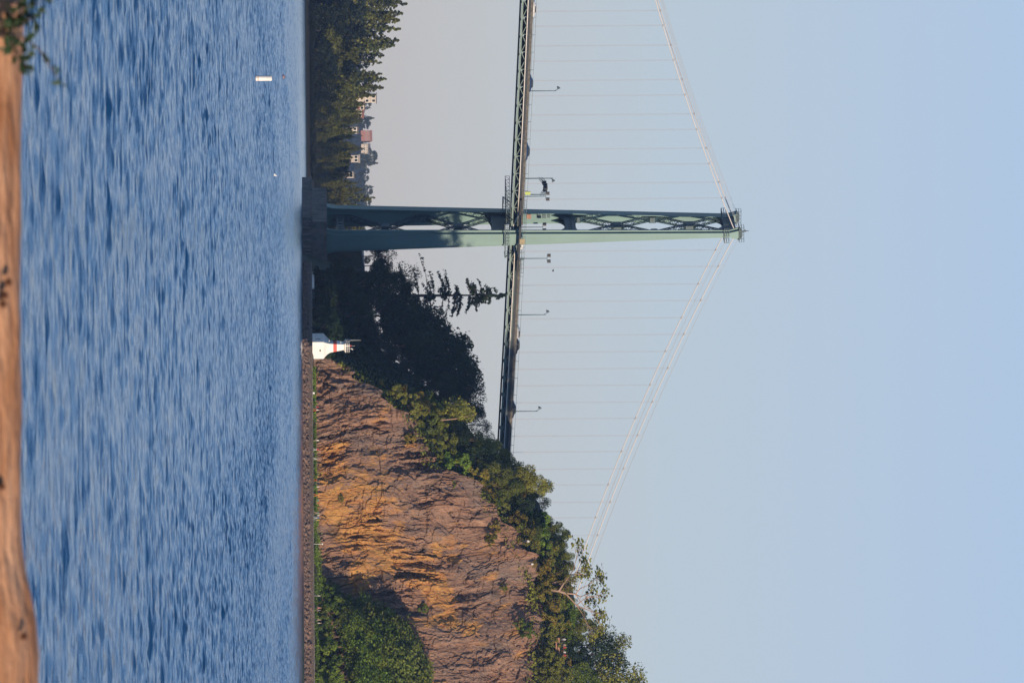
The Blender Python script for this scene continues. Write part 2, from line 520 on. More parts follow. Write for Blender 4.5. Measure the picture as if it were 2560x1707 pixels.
    def blocks(wu, wz, seed, lv):
        # stepped joint-bounded blocks with ragged outlines
        return np.round(vnoise(u / wu + wob * .5, Z / wz + wob * .3, seed) * lv) / lv
    blk0 = blocks(4.2, 9.0, 61, 2.0) + .6 * blocks(2.6, 4.0, 63, 1.5)
    blk = blocks(1.5, 7.0, 71, 2.5)
    blk2 = blocks(0.8, 3.2, 77, 2.0)
    blk3 = blocks(0.5, 1.6, 79, 1.5)
    col = 1 - np.abs(fbm(u / 1.3 + wob * .3, Z / 9, 51, 2))
    crack = np.clip(np.abs(fbm(u / 2.1 + wob * .25, Z / 13, 81, 2)) / 0.13, 0, 1)
    crack2 = np.clip(np.abs(fbm(u / 0.72 + wob * .3, Z / 4.2, 85, 2)) / 0.20, 0, 1)
    ccr = np.clip(np.abs(fbm(u / 6, Z / 3.0 + wob * .3, 91, 3)) / 0.06, 0, 1)
    seam = np.ones_like(X)                                      # long level joints between the lava flows
    for zs_, w_ in ((29.5, .22), (46.5, .18), (18.0, .15)):
        seam = np.minimum(seam, np.clip(np.abs(Z - zs_ - .9 * fbm(X / 7, X * 0, int(zs_), 4)) / w_ + 3.0 * np.clip(fbm(X / 3, X * 0, int(zs_) + 5, 3) + .25, 0, 1), 0, 1))
    rough_zone = np.clip(0.50 + 1.0 * fbm(X / 9, Z / 8, 101, 3), 0.12, 1.6)
    out = big + 0.75 * blk0 + rough_zone * (0.30 * (col - 0.7) + 0.55 * blk + 0.45 * blk2 + 0.2 * blk3) + 0.45 * steps
    out += -0.9 * (1 - crack) * rough_zone - 0.30 * (1 - crack2) * rough_zone - 0.6 * (1 - ccr) * rough_zone - 0.5 * (1 - seam) + 0.10 * fbm(X * 1.6, Z * 1.6, 111, 3)
    out *= np.clip((X - 2) / 5, 0.3, 1)
    nx, ny, nz = -0.12, -0.93, 0.33
    V = np.stack([X + nx * out, Dp + ny * out, Z + nz * out], -1).reshape(-1, 3)
    # lichen and iron staining: patches with ragged, downward-streaked edges
    st = np.zeros_like(X)
    for cx, cz, sx, sz, k in ((44, 10, 6, 5, 1.0), (48, 19, 5, 7, 1.1), (41, 16, 7, 4, .7), (36, 7, 4, 5, .8), (39, 23, 5, 4, .6),
                              (57, 13, 4, 5, .8), (55, 24, 5, 6, .8), (62, 33, 5, 4, 1.1), (66, 35, 4, 3, .9), (58, 30, 4, 5, .7),
                              (30, 8, 5, 5, .45), (22, 8, 5, 3, .4), (69, 41, 4, 3, .5), (30, 16, 6, 5, .45), (51, 37, 5, 4, .4), (16, 9, 7, 4, .4), (24, 16, 6, 5, .35), (47, 30, 6, 5, .45)):
        st += k * np.exp(-((X - cx) / sx) ** 2 - ((Z - cz) / sz) ** 2)
    st = np.clip((st * 1.1 + 0.75 * fbm(u / 2.6, Z / 6.5, 121, 5, 0.62) - 0.50) * 1.5, 0, 0.9)
    tag(put('cliff', np_mesh('cliff', V, grid_quads(*X.shape), m, False, {'stain': st.ravel(), 'crack': (1 - np.minimum(np.minimum(crack, crack2 * .25 + .75), ccr * .6 + .4)).ravel()})), kind='structure')


make_cliff()


def make_shore_edge():
    # seawall: coursed stone face with a coping, one long wall
    m = bpy.data.materials.new('seawall_stone')
    m.use_nodes = True
    n, l = m.node_tree.nodes, m.node_tree.links
    b = n['Principled BSDF']; b.inputs['Roughness'].default_value = 0.9
    tc = n.new('ShaderNodeTexCoord')
    br = n.new('ShaderNodeTexVoronoi'); br.inputs['Scale'].default_value = 2.2
    l.new(tc.outputs['Object'], br.inputs['Vector'])
    rp = n.new('ShaderNodeValToRGB')
    rp.color_ramp.elements[0].color = (0.30, 0.22, 0.17, 1); rp.color_ramp.elements[1].color = (0.12, 0.09, 0.075, 1)
    rp.color_ramp.elements[1].position = 0.5
    l.new(br.outputs['Distance'], rp.inputs[0]); l.new(rp.outputs[0], b.inputs['Base Color'])
    xs = np.arange(-20, 135, 1.5)
    mb, cp, pa = MB(), MB(), MB()
    def seg(B, a, c, f0, f1, z0, z1):
        (xa, da), (xb, db) = a, c
        vs = [(xa, da + f0, z0), (xa, da + f1, z0), (xa, da + f1, z1), (xa, da + f0, z1),
              (xb, db + f0, z0), (xb, db + f1, z0), (xb, db + f1, z1), (xb, db + f0, z1)]
        B.add(vs, [(0, 4, 7, 3), (3, 7, 6, 2), (1, 2, 6, 5), (0, 1, 5, 4)])
    for i in range(len(xs) - 1):
        a, c = (xs[i], float(d_sw(xs[i]))), (xs[i + 1], float(d_sw(xs[i + 1])))
        seg(mb, a, c, -0.55, -0.04, -1.0, 2.25)
        seg(cp, a, c, -0.62, 0.0, 2.25, 2.45)
        seg(pa, a, c, 0.02, 3.8, 2.2, 2.335)
    wl = mb.build('seawall', m)
    tag(wl, 'long brown stone seawall between the water and the path below the cliff', 'seawall')
    cp.build('coping', M['conc'], wl)
    tag(pa.build('path', M['path']), kind='structure')
    # rocks tipped along the foot of the wall
    Vs, Fs, off = [], [], 0
    bm = bmesh.new(); bmesh.ops.create_icosphere(bm, subdivisions=2, radius=1)
    bv = np.array([v.co[:] for v in bm.verts]); bf = np.array([[v.index for v in f.verts] for f in bm.faces]); bm.free()
    g = np.random.default_rng(3)
    for i in range(2800):
        x = g.uniform(-20, 130)
        q = g.uniform(0, 1)
        r = g.uniform(0.18, 0.48) * (1.2 - 0.3 * q)
        s = bv * (r * g.uniform(0.7, 1.3, 3))
        s = s * (1 + 0.30 * fbm(bv[:, [0]] * 1.4 + i, bv[:, [1]] * 1.4 + bv[:, [2]] * 2.1, 5, 2))
        a = g.uniform(0, 6.28); ca, sa = math.cos(a), math.sin(a)
        s = s @ np.array([[ca, sa, 0], [-sa, ca, 0], [0, 0, 1]])
        s += [x, float(d_sw(x)) - 0.4 - 3.4 * q, 1.35 * (1 - q) ** 1.3 - 0.15 + g.normal(0, 0.12)]
        Vs.append(s); Fs.append(bf + off); off += len(bv)
    rr = mat('riprap_rock', (0.26, 0.17, 0.13), 0.9, col2=(0.09, 0.065, 0.055), scale=0.9, bump=0.4, bscale=3)
    tag(put('riprap', np_mesh('riprap', np.concatenate(Vs), np.concatenate(Fs), rr, False)), kind='stuff')


make_shore_edge()

# ------------------------------------------------------------------ the bridge
PSI = rad(21)
Bv = Vector((math.cos(PSI), math.sin(PSI), 0)); Nv = Vector((-math.sin(PSI), math.cos(PSI), 0))
T0 = P(820, 570.5, 1770); T0.z = 0
def BP(s, n, z): return T0 + Bv * s + Nv * n + UP * z
BM = lambda v: BP(v[0], v[1], v[2])


def pix_on(X, Y, n):
    """where the sight line through pixel (X, Y) meets the bridge's vertical plane n"""
    r = FWD + EX * ((X - CX) / F) + EY * ((Y - CY) / F)
    t = (n - (CAMP - T0).dot(Nv)) / r.dot(Nv)
    p = CAMP + r * t
    return (p - T0).dot(Bv), p.z


HW = 6.1          # half the distance between the cable planes
bridge = empty('suspension_bridge', T0, PSI, 'green steel suspension bridge with one tall braced tower and pale cables above the trees', 'bridge')
LB = lambda s, n, z: Vector((s, n, z))       # local bridge coordinates

Z_BASE, Z_TOP = 6.2, 113.2
def leg_n(z): return 9.55 + (HW - 9.55) * (z - Z_BASE) / (Z_TOP - Z_BASE)
def leg_a(z):
    a = 5.9 + (2.06 - 5.9) * (z - 7.7) / (108 - 7.7)
    if z < 9.5: a += (9.5 - z) ** 2 * 0.09
    if z > 110.6: a += (min(z, 113.2) - 110.6) * 0.62
    return a


def make_leg(sg):
    mb = MB()
    zs = [6.2, 6.8, 7.6, 8.5, 9.5] + [20 + 10 * i for i in range(9)] + [108, 110.6, 111.4, 112.3, 113.2]
    def loop(z, h0, h1, t0):
        n = sg * leg_n(z)
        return [LB(h0, n - t0, z), LB(h1, n - t0, z), LB(h1, n + t0, z), LB(h0, n + t0, z)]
    def loft(fn):
        vs, fs = [], []
        for z in zs: vs += fn(z)
        for i in range(len(zs) - 1):
            for k in range(4):
                fs.append((4 * i + k, 4 * i + (k + 1) % 4, 4 * i + 4 + (k + 1) % 4, 4 * i + 4 + k))
        fs += [(0, 3, 2, 1), tuple(4 * (len(zs) - 1) + k for k in range(4))]
        mb.add(vs, fs)
    fl = lambda z: 0.5 + 0.4 * (leg_a(z) - 2.0) / 3.8
    loft(lambda z: loop(z, -leg_a(z) / 2, leg_a(z) / 2, 0.26))                         # cross flange
    loft(lambda z: loop(z, -leg_a(z) / 2 + fl(z), leg_a(z) / 2 - fl(z), 1.05))         # central cell
    if sg > 0:                                              # plate added so its unlit face gives this leg a dark strip
        loft(lambda z: [LB(-leg_a(z) / 2 - .01, leg_n(z) - 2.6, z), LB(-leg_a(z) / 2 + .19, leg_n(z) - 2.6, z), LB(-leg_a(z) / 2 + .19, leg_n(z) - .265, z), LB(-leg_a(z) / 2 - .01, leg_n(z) - .265, z)])
    lg = mb.build('leg', M['green'], bridge)
    # horizontal splice plates
    for z in (22, 36, 64, 78, 92):
        n, a = sg * leg_n(z), leg_a(z)
        MB().box(-a / 2 + fl(z) - 0.01, a / 2 - fl(z) + 0.01, n - 1.075, n + 1.075, z, z + 0.12).build('splice_plate', M['green'], lg)
    # inspection walk and railing near the top
    ra = MB()
    for z in (109.4, 110.0, 110.6):
        n, a = sg * leg_n(z), leg_a(z) / 2 + 0.9
        for (s0, n0), (s1, n1) in (((-a, n - 1.7), (a, n - 1.7)), ((a, n - 1.7), (a, n + 1.7)), ((a, n + 1.7), (-a, n + 1.7)), ((-a, n + 1.7), (-a, n - 1.7))):
            ra.beam(LB(s0, n0, z), LB(s1, n1, z), 0.09, 0.09 if z > 109.5 else 0.2)
        for s0 in (-a, 0, a):
            for n0 in (n - 1.7, n + 1.7): ra.beam(LB(s0, n0, 109.4), LB(s0, n0, 110.6), 0.07, 0.07)
    ra.build('leg_railing', M['green_dark_shade'], lg)
    ra = MB()
    n = sg * HW
    for z in (113.9, 114.5):
        ra.beam(LB(-1.9, n - 1.4, z), LB(1.9, n - 1.4, z), 0.07, 0.07); ra.beam(LB(-1.9, n + 1.4, z), LB(1.9, n + 1.4, z), 0.07, 0.07)
        ra.beam(LB(-1.9, n - 1.4, z), LB(-1.9, n + 1.4, z), 0.07, 0.07); ra.beam(LB(1.9, n - 1.4, z), LB(1.9, n + 1.4, z), 0.07, 0.07)
    for s0 in (-1.9, -0.95, 0, 0.95, 1.9):
        for n0 in (n - 1.4, n + 1.4): ra.beam(LB(s0, n0, 113.2), LB(s0, n0, 114.5), 0.06, 0.06)
    ra.box(-2.0, 2.0, n - 1.5, n + 1.5, 113.2, 113.32)
    ra.build('leg_railing', M['green_dark_shade'], lg)
    return lg


for sg in (-1, 1): make_leg(sg)


def brace_panel(z0, z1):
    """two crossing laced box members between the legs"""
    X = MB(); lace = MB()
    for k in (-1, 1):
        a = LB(0, -k * (leg_n(z0) - 0.9), z0); b = LB(0, k * (leg_n(z1) - 0.9), z1)
        for s in (-0.62, 0.62):
            o = LB(s, 0, 0)
            t = (b - a).normalized(); up = t.cross(LB(1, 0, 0)).normalized()
            for e in (-0.42, 0.42):
                X.beam(a + o + up * e, b + o + up * e, 0.24, 0.20, (1, 0, 0))
            q = 26
            for i in range(q):
                p0, p1 = a.lerp(b, i / q) + o, a.lerp(b, (i + 1) / q) + o
                sgn = 0.42 if i % 2 else -0.42
                lace.beam(p0 + up * sgn, p1 - up * sgn, 0.09, 0.14, (1, 0, 0))
        q = 22
        for i in range(q):
            p0, p1 = a.lerp(b, i / q), a.lerp(b, (i + 1) / q)
            sgn = 0.62 if i % 2 else -0.62
            for e in (-0.42, 0.42):
                lace.beam(p0 + up * e + LB(sgn, 0, 0), p1 + up * e + LB(-sgn, 0, 0), 0.13, 0.07, up)
    zc = z0 + (z1 - z0) * leg_n(z0) / (leg_n(z0) + leg_n(z1))
    X.box(-0.8, 0.8, -1.2, 1.2, zc - 1.0, zc + 1.0)
    for sg in (-1, 1):                                     # gussets at the legs
        for z in (z0, z1):
            n = sg * (leg_n(z) - 0.85)
            X.prism([LB(-0.74, n, z - 1.5), LB(-0.74, n, z + 1.5), LB(-0.74, n - sg * 1.9, z + 0.35), LB(-0.74, n - sg * 1.9, z - 0.35)], (0, 0, 0), (1.48, 0, 0))
    br = X.build('cross_brace', M['green_dark_shade'], bridge)
    lace.build('lacing', M['green_dark_shade'], br)


for z0, z1 in ((11.6, 30.9), (31.5, 49.0), (72.0, 91.0), (91.6, 109.0)): brace_panel(z0, z1)


def portal(zb, zt, arch_up, arch_dn, slots, th=0.85):
    """strut between the legs: a deep plate with curved haunches and a row of slots"""
    mb = MB()
    nb = leg_n((zb + zt) / 2) - 0.9
    k = 24
    for s0, s1 in ((-th, -th + 0.25), (th - 0.25, th)):
        for i in range(k):
            n0, n1 = -nb + 2 * nb * i / k, -nb + 2 * nb * (i + 1) / k
            def lo(n): return zb - arch_dn * max(0, (abs(n) / nb - 0.25) / 0.75) ** 2.2
            def hi(n): return zt + arch_up * max(0, (abs(n) / nb - 0.25) / 0.75) ** 2.2
            zm0, zm1 = (zb + zt) / 2 - 0.5, (zb + zt) / 2 + 0.5
            slot = slots and i % 3 == 1 and 2 < i < k - 2
            for (a0, a1, b0, b1) in (((lo(n0), lo(n1), zm0, zm0), (zm1, zm1, hi(n0), hi(n1))) if slot else ((lo(n0), lo(n1), hi(n0), hi(n1)),)):
                mb.prism([LB(s0, n0, a0), LB(s0, n1, a1), LB(s0, n1, b1), LB(s0, n0, b0)], (0, 0, 0), (s1 - s0, 0, 0))
    mb.box(-th - 0.1, th + 0.1, -nb + 0.01, nb - 0.01, zb - 0.03, zb + 0.2)
    mb.box(-th - 0.1, th + 0.1, -nb + 0.01, nb - 0.01, zt - 0.2, zt + 0.03)
    return mb.build('portal_strut', M['green_dark_shade'], bridge)


portal(8.9, 10.8, 0.4, 1.2, True)
portal(49.2, 52.6, 0, 0.8, False, 1.2)
portal(68.3, 71.0, 1.0, 3.4, True)
portal(109.4, 112.4, 0, 2.6, True)

# saddle, platform and beacon on top
for sg in (-1, 1):
    mb = MB()
    mb.prism([LB(-1.8, sg * HW - .5, 113.35), LB(1.8, sg * HW - .5, 113.35), LB(0.7, sg * HW - .5, 114.1), LB(-0.7, sg * HW - .5, 114.1)], (0, 0, 0), (0, 1.0, 0))
    mb.build('cable_saddle', M['green_dark_shade'], bridge)
mb = MB()
mb.tube([LB(0, -4.3, 113.3), LB(0, -4.3, 115.0)], 0.10)
mb.tube([LB(0.4, -4.3, 113.3), LB(0.4, -4.3, 114.6)], 0.08)
mb.lathe([(0.3, 114.6), (0.3, 115.1), (0.12, 115.2), (0.08, 115.9), (0.02, 116)], LB(0, -4.3, 0), 8)
mb.beam(LB(0, -4.8, 112.5), LB(0, 4.8, 112.5), 1.2, 0.1)
mb.beam(LB(0, -4.8, 113.5), LB(0, 4.8, 113.5), 0.07, 0.07)
mb.build('beacon_mast', M['steel'], bridge)

# --- deck
near_pts = [(1304.5, 0), (1295, 200), (1287, 400), (1282, 480), (1273, 650), (1263, 820), (1255, 1000), (1249, 1100)]
prof = sorted(pix_on(X, Y, -HW) for X, Y in near_pts)
ps, pz = [p[0] for p in prof], [p[1] for p in prof]
fit = np.polyfit(ps, pz, 2)
def zb(s): return float(np.polyval(fit, s)) if s < 75 else float(np.polyval(fit, 75) + (s - 75) * (2 * fit[0] * 75 + fit[1]))
S0, S1 = -135.0, 96.0
PAN = 4.72                          # truss panel (half a hanger spacing)
ss = list(np.arange(S0, S1, PAN))
deck = MB()
for a, b in zip(ss[:-1], ss[1:]):
    deck.prism([LB(a, -6.3, zb(a) + 1.85), LB(a, 6.3, zb(a) + 1.85), LB(a, 6.3, zb(a) + 2.3), LB(a, -6.3, zb(a) + 2.3)], (0, 0, 0), (b - a, 0, zb(b) - zb(a)))
deck_o = deck.build('deck', M['asphalt'], bridge)
fl = MB()
for a in ss:                        # floor beams
    fl.prism([LB(a, -5.8, zb(a) + 0.5), LB(a, 5.8, zb(a) + 0.5), LB(a, 5.8, zb(a) + 1.84), LB(a, -5.8, zb(a) + 1.84)], (-0.12, 0, 0), (0.12, 0, 0))
fl.build('floor_beam', M['fascia'], deck_o)
for sg in (-1, 1):
    n = sg * HW
    ch, web = MB(), MB()
    fas, pps, rls = (MB(), MB()), (MB(), MB()), (MB(), MB())
    off = sg * 0.28
    for i, (a, b) in enumerate(zip(ss[:-1], ss[1:])):
        za, zc = zb(a), zb(b)
        ch.beam(LB(a, n, za + 0.22), LB(b, n, zc + 0.22), 0.45, 0.44)
        ch.beam(LB(a, n, za + 1.66), LB(b, n, zc + 1.66), 0.3, 0.3)
        mid = (a + b) / 2; zm = zb(mid)
        web.beam(LB(a, n, za + 0.44), LB(mid, n, zm + 1.52), 0.2, 0.2)
        web.beam(LB(mid, n, zm + 1.52), LB(b, n, zc + 0.44), 0.2, 0.2)
        web.beam(LB(a, n, za + 0.44), LB(a, n, za + 1.52), 0.22, 0.22, (1, 0, 0))
        fa, pp, rl = (q_[0 if mid < 0 else 1] for q_ in (fas, pps, rls))
        if not (-5.2 < mid < 5.2):
            fa.beam(LB(a, n + sg * .32, za + 2.05), LB(b, n + sg * .32, zc + 2.05), 0.24, 0.62)
            pp.beam(LB(a, n + sg * .34, za + 2.70), LB(b, n + sg * .34, zc + 2.70), 0.16, 0.64)
            rl.beam(LB(a, n + sg * .34, za + 3.80), LB(b, n + sg * .34, zc + 3.80), 0.07, 0.07)
            for k in (0,):
                rl.beam(LB(a, n + sg * .46, za + 1.7), LB(a, n + sg * .46, za + 3.80), 0.08, 0.08, (1, 0, 0))
    t_ch = ch.build('side_truss', M['chord'], bridge)
    web.build('web_diagonals', M['truss'], t_ch)
    for fa, pp, rl in zip(fas, pps, rls):
        fa.build('fascia_girder', M['fascia'], deck_o)
        pp.build('parapet', M['parapet'], deck_o)
        rl.build('railing', M['green_dark_shade'], deck_o)
    # pale service pipe slung along the outside, dipping at the tower
    pts = [LB(s, n + sg * (0.62 if abs(s) > 4.6 else 0.3), zb(s) + 1.62 - (1.0 if -4.0 < s < 30 and s < 4 else (0.35 if s > 4 else 0))) for s in np.arange(S0, S1, 2.36)]
    MB().tube(pts, 0.12, 6, 0).build('service_pipe', M['pipe'], deck_o)
    # footway carried round the outside of the tower leg, with its railing and brackets
    fw = MB(); fr = MB()
    ring = [(-10, 6.5), (-6.2, 7.2), (-4.2, 10.6), (4.2, 10.6), (6.2, 7.2), (10, 6.5)]
    for (a, na), (b, nb) in zip(ring[:-1], ring[1:]):
        za, zc = zb(a) + 1.9, zb(b) + 1.9
        fw.prism([LB(a, sg * (na - 0.2), za), LB(a, sg * (na + 1.0), za), LB(a, sg * (na + 1.0), za + 0.5), LB(a, sg * (na - 0.2), za + 0.5)],
                 (0, 0, 0), (0, 0, 0))
        vs = [LB(a, sg * (na - 0.2), za), LB(a, sg * (na + 1.0), za), LB(a, sg * (na + 1.0), za + 0.55), LB(a, sg * (na - 0.2), za + 0.55),
              LB(b, sg * (nb - 0.2), zc), LB(b, sg * (nb + 1.0), zc), LB(b, sg * (nb + 1.0), zc + 0.55), LB(b, sg * (nb - 0.2), zc + 0.55)]
        fw.add(vs, [(0, 1, 5, 4), (1, 2, 6, 5), (2, 3, 7, 6), (3, 0, 4, 7), (0, 3, 2, 1), (4, 5, 6, 7)])
        for h in (0.95, 1.35, 1.75): fr.beam(LB(a, sg * (na + .95), za + h), LB(b, sg * (nb + .95), zc + h), 0.06, 0.06)
        q = max(2, int((Vector((a, na)) - Vector((b, nb))).length / 1.2))
        for i in range(q + 1):
            t = i / q
            s_, n_, z_ = a + (b - a) * t, na + (nb - na) * t, za + (zc - za) * t
            fr.beam(LB(s_, sg * (n_ + .95), z_ + 0.5), LB(s_, sg * (n_ + .95), z_ + 1.75), 0.07, 0.07)
    fw.build('footway', M['fascia'], deck_o)
    fr.build('footway_railing', M['green_dark_shade'], deck_o)
    # maintenance gallery just under the deck around the leg
    ga = MB()
    zg = zb(0) - 1.7
    for s0, s1, n0, n1 in ((-4.6, 4.6, 10.5, 10.7), (-4.6, -4.4, 6.3, 10.5), (4.4, 4.6, 6.3, 10.5)):
        for h, t in ((0, 0.3), (0.7, 0.08), (1.3, 0.08)): ga.box(s0, s1, min(sg * n0, sg * n1), max(sg * n0, sg * n1), zg + h, zg + h + t)
    for s0 in np.arange(-4.5, 4.6, 0.9): ga.box(s0 - .04, s0 + .04, sg * 10.6 - .04, sg * 10.6 + .04, zg + 0.3, zg + 1.3)
    for s0 in (-4.4, 4.4): ga.beam(LB(s0, sg * 6.5, zg + 2.2), LB(s0, sg * 10.5, zg + 0.2), 0.2, 0.2)
    ga.build('inspection_gallery', M['green_dark_shade'], bridge)
# travelling inspection cradle hung under the main span beside the tower
cr = MB()
zc_ = zb(-9) - 1.5
for nn in (-5.8, 5.8):
    for h in (0, 1.1): cr.beam(LB(-12, nn, zc_ + h), LB(-3.2, nn, zc_ + h), 0.14, 0.14)
    for i in range(9):
        a, b = -12 + i, -11 + i
        cr.beam(LB(a, nn, zc_), LB(a, nn, zc_ + 1.1), 0.08, 0.08, (1, 0, 0))
        if a < -3.5: cr.beam(LB(a, nn, zc_), LB(b, nn, zc_ + 1.1), 0.08, 0.08, (0, 1, 0))
for a in range(-12, -3, 2): cr.beam(LB(a, -5.8, zc_), LB(a, 5.8, zc_), 0.12, 0.12)
cr.build('inspection_cradle', M['green_dark_shade'], bridge)

# --- cables: points read off the near one, then the same curve in the far plane
left = sorted(pix_on(X, Y, -HW) for X, Y in ((1638.8, 0), (1768.9, 400), (1806.6, 500), (1832, 565)))
rightp = sorted(pix_on(X, Y, -HW) for X, Y in ((1832, 598), (1669, 920), (1500, 1327), (1451.6, 1446), (1423.7, 1543)))
fl_ = np.polyfit([p[0] for p in left], [p[1] for p in left], 2)
fr_ = np.polyfit([p[0] for p in rightp], [p[1] for p in rightp], 2)
ZS = 113.6
def zcab(s):
    z = float(np.polyval(fl_, s)) if s < 0 else float(np.polyval(fr_, s))
    return min(z, ZS)
h0 = pix_on(1310, 669, -HW)[0]          # a hanger on the near side just landward of the tower
HSP = 9.42
for sg in (-1, 1):
    n = sg * HW
    pts = [LB(s, n, zcab(s)) for s in np.arange(-150, 131, 2.5)]
    cb = MB().tube(pts, 0.125, 8).build('main_cable', M['cable'], bridge, True)
    for off in (-0.45, 0.45):
        MB().tube([LB(p.x, n + off, p.z + 1.25 + (0.25 if off > 0 else 0)) for p in pts], 0.035, 4).build('hand_rope', M['rope'], cb)
    ks = range(-18, 14)
    for k in ks:
        s = h0 + k * HSP
        if abs(s) < 3.5 or s > 118 or s < -132: continue
        z = zcab(s)
        ground_z = zb(s) + 1.6
        if z - ground_z < 1.5: continue
        hg = MB()
        for o in (-0.09, 0.09):
            hg.tube([LB(s + o, n, ground_z), LB(s + o, n, z)], 0.023, 4)
        hg.build('hanger', M['hanger'], cb)
        t = Vector((1, 0, (zcab(s + 1) - zcab(s - 1)) / 2)).normalized()
        bands = MB()
        bands.tube([LB(s, n, z) - t * 0.3, LB(s, n, z) + t * 0.3], 0.2, 8)
        for off in (-0.45, 0.45): bands.beam(LB(s, n + off, z - 0.05), LB(s, n + off, z + 1.3 + (0.25 if off > 0 else 0)), 0.06, 0.06, (1, 0, 0))
        bands.build('cable_band', M['rope'], cb)

# --- pier the tower stands on
pr = MB()
def slab(mb, s0, s1, n0, n1, z0, z1, batter=0.0, ch=0.0):
    b = batter
    vs = [BP(s0 - b, n0 - b, z0), BP(s1 + b, n0 - b, z0), BP(s1 + b, n1 + b, z0), BP(s0 - b, n1 + b, z0),
          BP(s0, n0, z1), BP(s1, n0, z1), BP(s1, n1, z1), BP(s0, n1, z1)]
    mb.add(vs, [(0, 3, 2, 1), (4, 5, 6, 7), (0, 1, 5, 4), (1, 2, 6, 5), (2, 3, 7, 6), (3, 0, 4, 7)])
slab(pr, -6.5, 6.9, -13, 13, 2.66, 6.05, 0.12)
slab(pr, -6.7, 7.1, -13.2, 13.2, 6.05, 6.35)
slab(pr, -9, 17.5, -16.2, 14.2, -3, 2.3, 0.25)
slab(pr, -9.3, 17.8, -16.5, 14.5, 2.3, 2.64)
po = pr.build('bridge_pier', M['conc'])
tag(po, 'weathered concrete pier standing in the water under the green bridge tower', 'pier')
pf = MB()
for s in np.arange(-1, 17, 0.9):
    pf.beam(BP(s, -16.75, -0.5), BP(s, -16.62, 2.2), 0.3, 0.25)
for s in np.arange(-8, -1, 1.7): pf.beam(BP(s, -16.75, -0.5), BP(s, -16.62, 2.2), 0.25, 0.2)
pf.build('fender_timber', M['wood'], po)

ORD = ('first second third fourth fifth sixth seventh eighth ninth tenth eleventh twelfth thirteenth fourteenth fifteenth sixteenth '
       'seventeenth eighteenth nineteenth twentieth').split()
ORD += ['twenty-' + o for o in ORD[:9]] + ['thirtieth'] + ['thirty-' + o for o in ORD[:9]] + ['fortieth'] + ['forty-' + o for o in ORD[:9]]

# ------------------------------------------------------------------ lamps, gantry and traffic on the bridge
def deck_pt(X, Y, n):
    s, z = pix_on(X, Y, n)
    return s, z


def bridge_lamp(Y, Xtop, label, sg=-1):
    n = sg * (HW + 0.15)
    s, zt = pix_on(Xtop, Y, n)
    z0 = zb(s) + 2.3
    h = zt - z0
    t = empty('street_lamp', BP(s, n, z0), PSI, label, 'street lamp', 'lamps along the bridge deck')
    MB().tube([(0, 0, 0), (0, 0, h * .5), (0, 0, h - 0.9)], [0.13, 0.10, 0.075], 6).build('pole', M['green_dark_shade'], t)
    i = -sg
    MB().tube([(0, 0, h - 1.5), (0, i * 0.9, h - 0.75), (0, i * 1.7, h - 0.1), (0, i * 2.1, h + 0.12), (0, i * 2.5, h + 0.05)], 0.06, 5).build('arm', M['green_dark_shade'], t)
    MB().lathe([(0.05, 0.05), (0.2, -0.1), (0.42, -0.62), (0.40, -0.66)], (0, i * 2.5, h), 8).build('lamp_shade', M['steel'], t)
    return t


bridge_lamp(227, 1400, 'tall deck lamp with curved arm standing alone on the main span')
bridge_lamp(786, 1373, 'deck lamp with curved arm nearest the tower on the landward span')
bridge_lamp(1027, 1353, 'deck lamp with curved arm just before the span reaches the wooded hill')


def flood_mast(Y, Xtop, label, n, arm=0.9, off=0.35):
    s, zt = pix_on(Xtop, Y, n)
    z0 = zb(s) + 2.3
    h = zt - z0
    t = empty('signal_mast', BP(s, n, z0), PSI, label, 'signal mast', 'signal masts near the tower')
    MB().tube([(0, 0, 0), (0, 0, h)], [0.12, 0.08], 6).build('pole', M['green_dark_shade'], t)
    MB().beam((-0.8, 0, h - 0.2), (0.8, 0, h - 0.2), 0.08, 0.08).build('cross_arm', M['green_dark_shade'], t)
    for x in (-0.8, 0.8):
        b = MB().box(x - 0.32, x + 0.32, -0.35, 0.35, h - 0.1, h + 0.75).build('signal_head', M['signal'], t)
        MB().prism([(x - .36, -.38, h + .752), (x + .36, -.38, h + .752), (x + .36, .38, h + .752), (x - .36, .38, h + .752)], (0, 0, 0), (0, 0, 0.06)).build('hood', M['steel'], b)


flood_mast(490.5, 1366, 'signal mast with two dark heads beside the arched gantry', -HW - 0.2)
flood_mast(567.5, 1358, 'signal mast with two heads seen between the two tower legs', 1.0)
flood_mast(645.5, 1369, 'signal mast with two dark heads on the landward side of the tower', -HW - 0.2)

# arched gantry with lane signals across the road
sg_, zg_ = pix_on(1358, 486, -HW - 0.1)
gz = zb(sg_) + 2.3
gh = zg_ - gz
gan = empty('signal_gantry', BP(sg_, 0, gz), PSI, 'arched green sign gantry with dark lane signals spanning the bridge road', 'gantry')
for sgn in (-1, 1):
    MB().tube([(0, sgn * 6.2, 0), (0, sgn * 6.2, gh + (3.0 if sgn > 0 else 0.6))], [0.15, 0.11], 6).build('post', M['green_dark_shade'], gan)
ar = MB(); k = 12
def arch(t): return gh - 0.7 + 1.1 * (1 - (2 * t - 1) ** 2)
for lift in (0, 0.75):
    for x in (-0.3, 0.3):
        for i in range(k):
            a, b = i / k, (i + 1) / k
            ar.beam((x, -6.2 + 12.4 * a, arch(a) + lift), (x, -6.2 + 12.4 * b, arch(b) + lift), 0.1, 0.1)
for i in range(k + 1): ar.beam((0, -6.2 + 12.4 * i / k, arch(i / k)), (0, -6.2 + 12.4 * i / k, arch(i / k) + 0.75), 0.08, 0.08, (1, 0, 0))
ar.build('arch_truss', M['green_dark_shade'], gan)
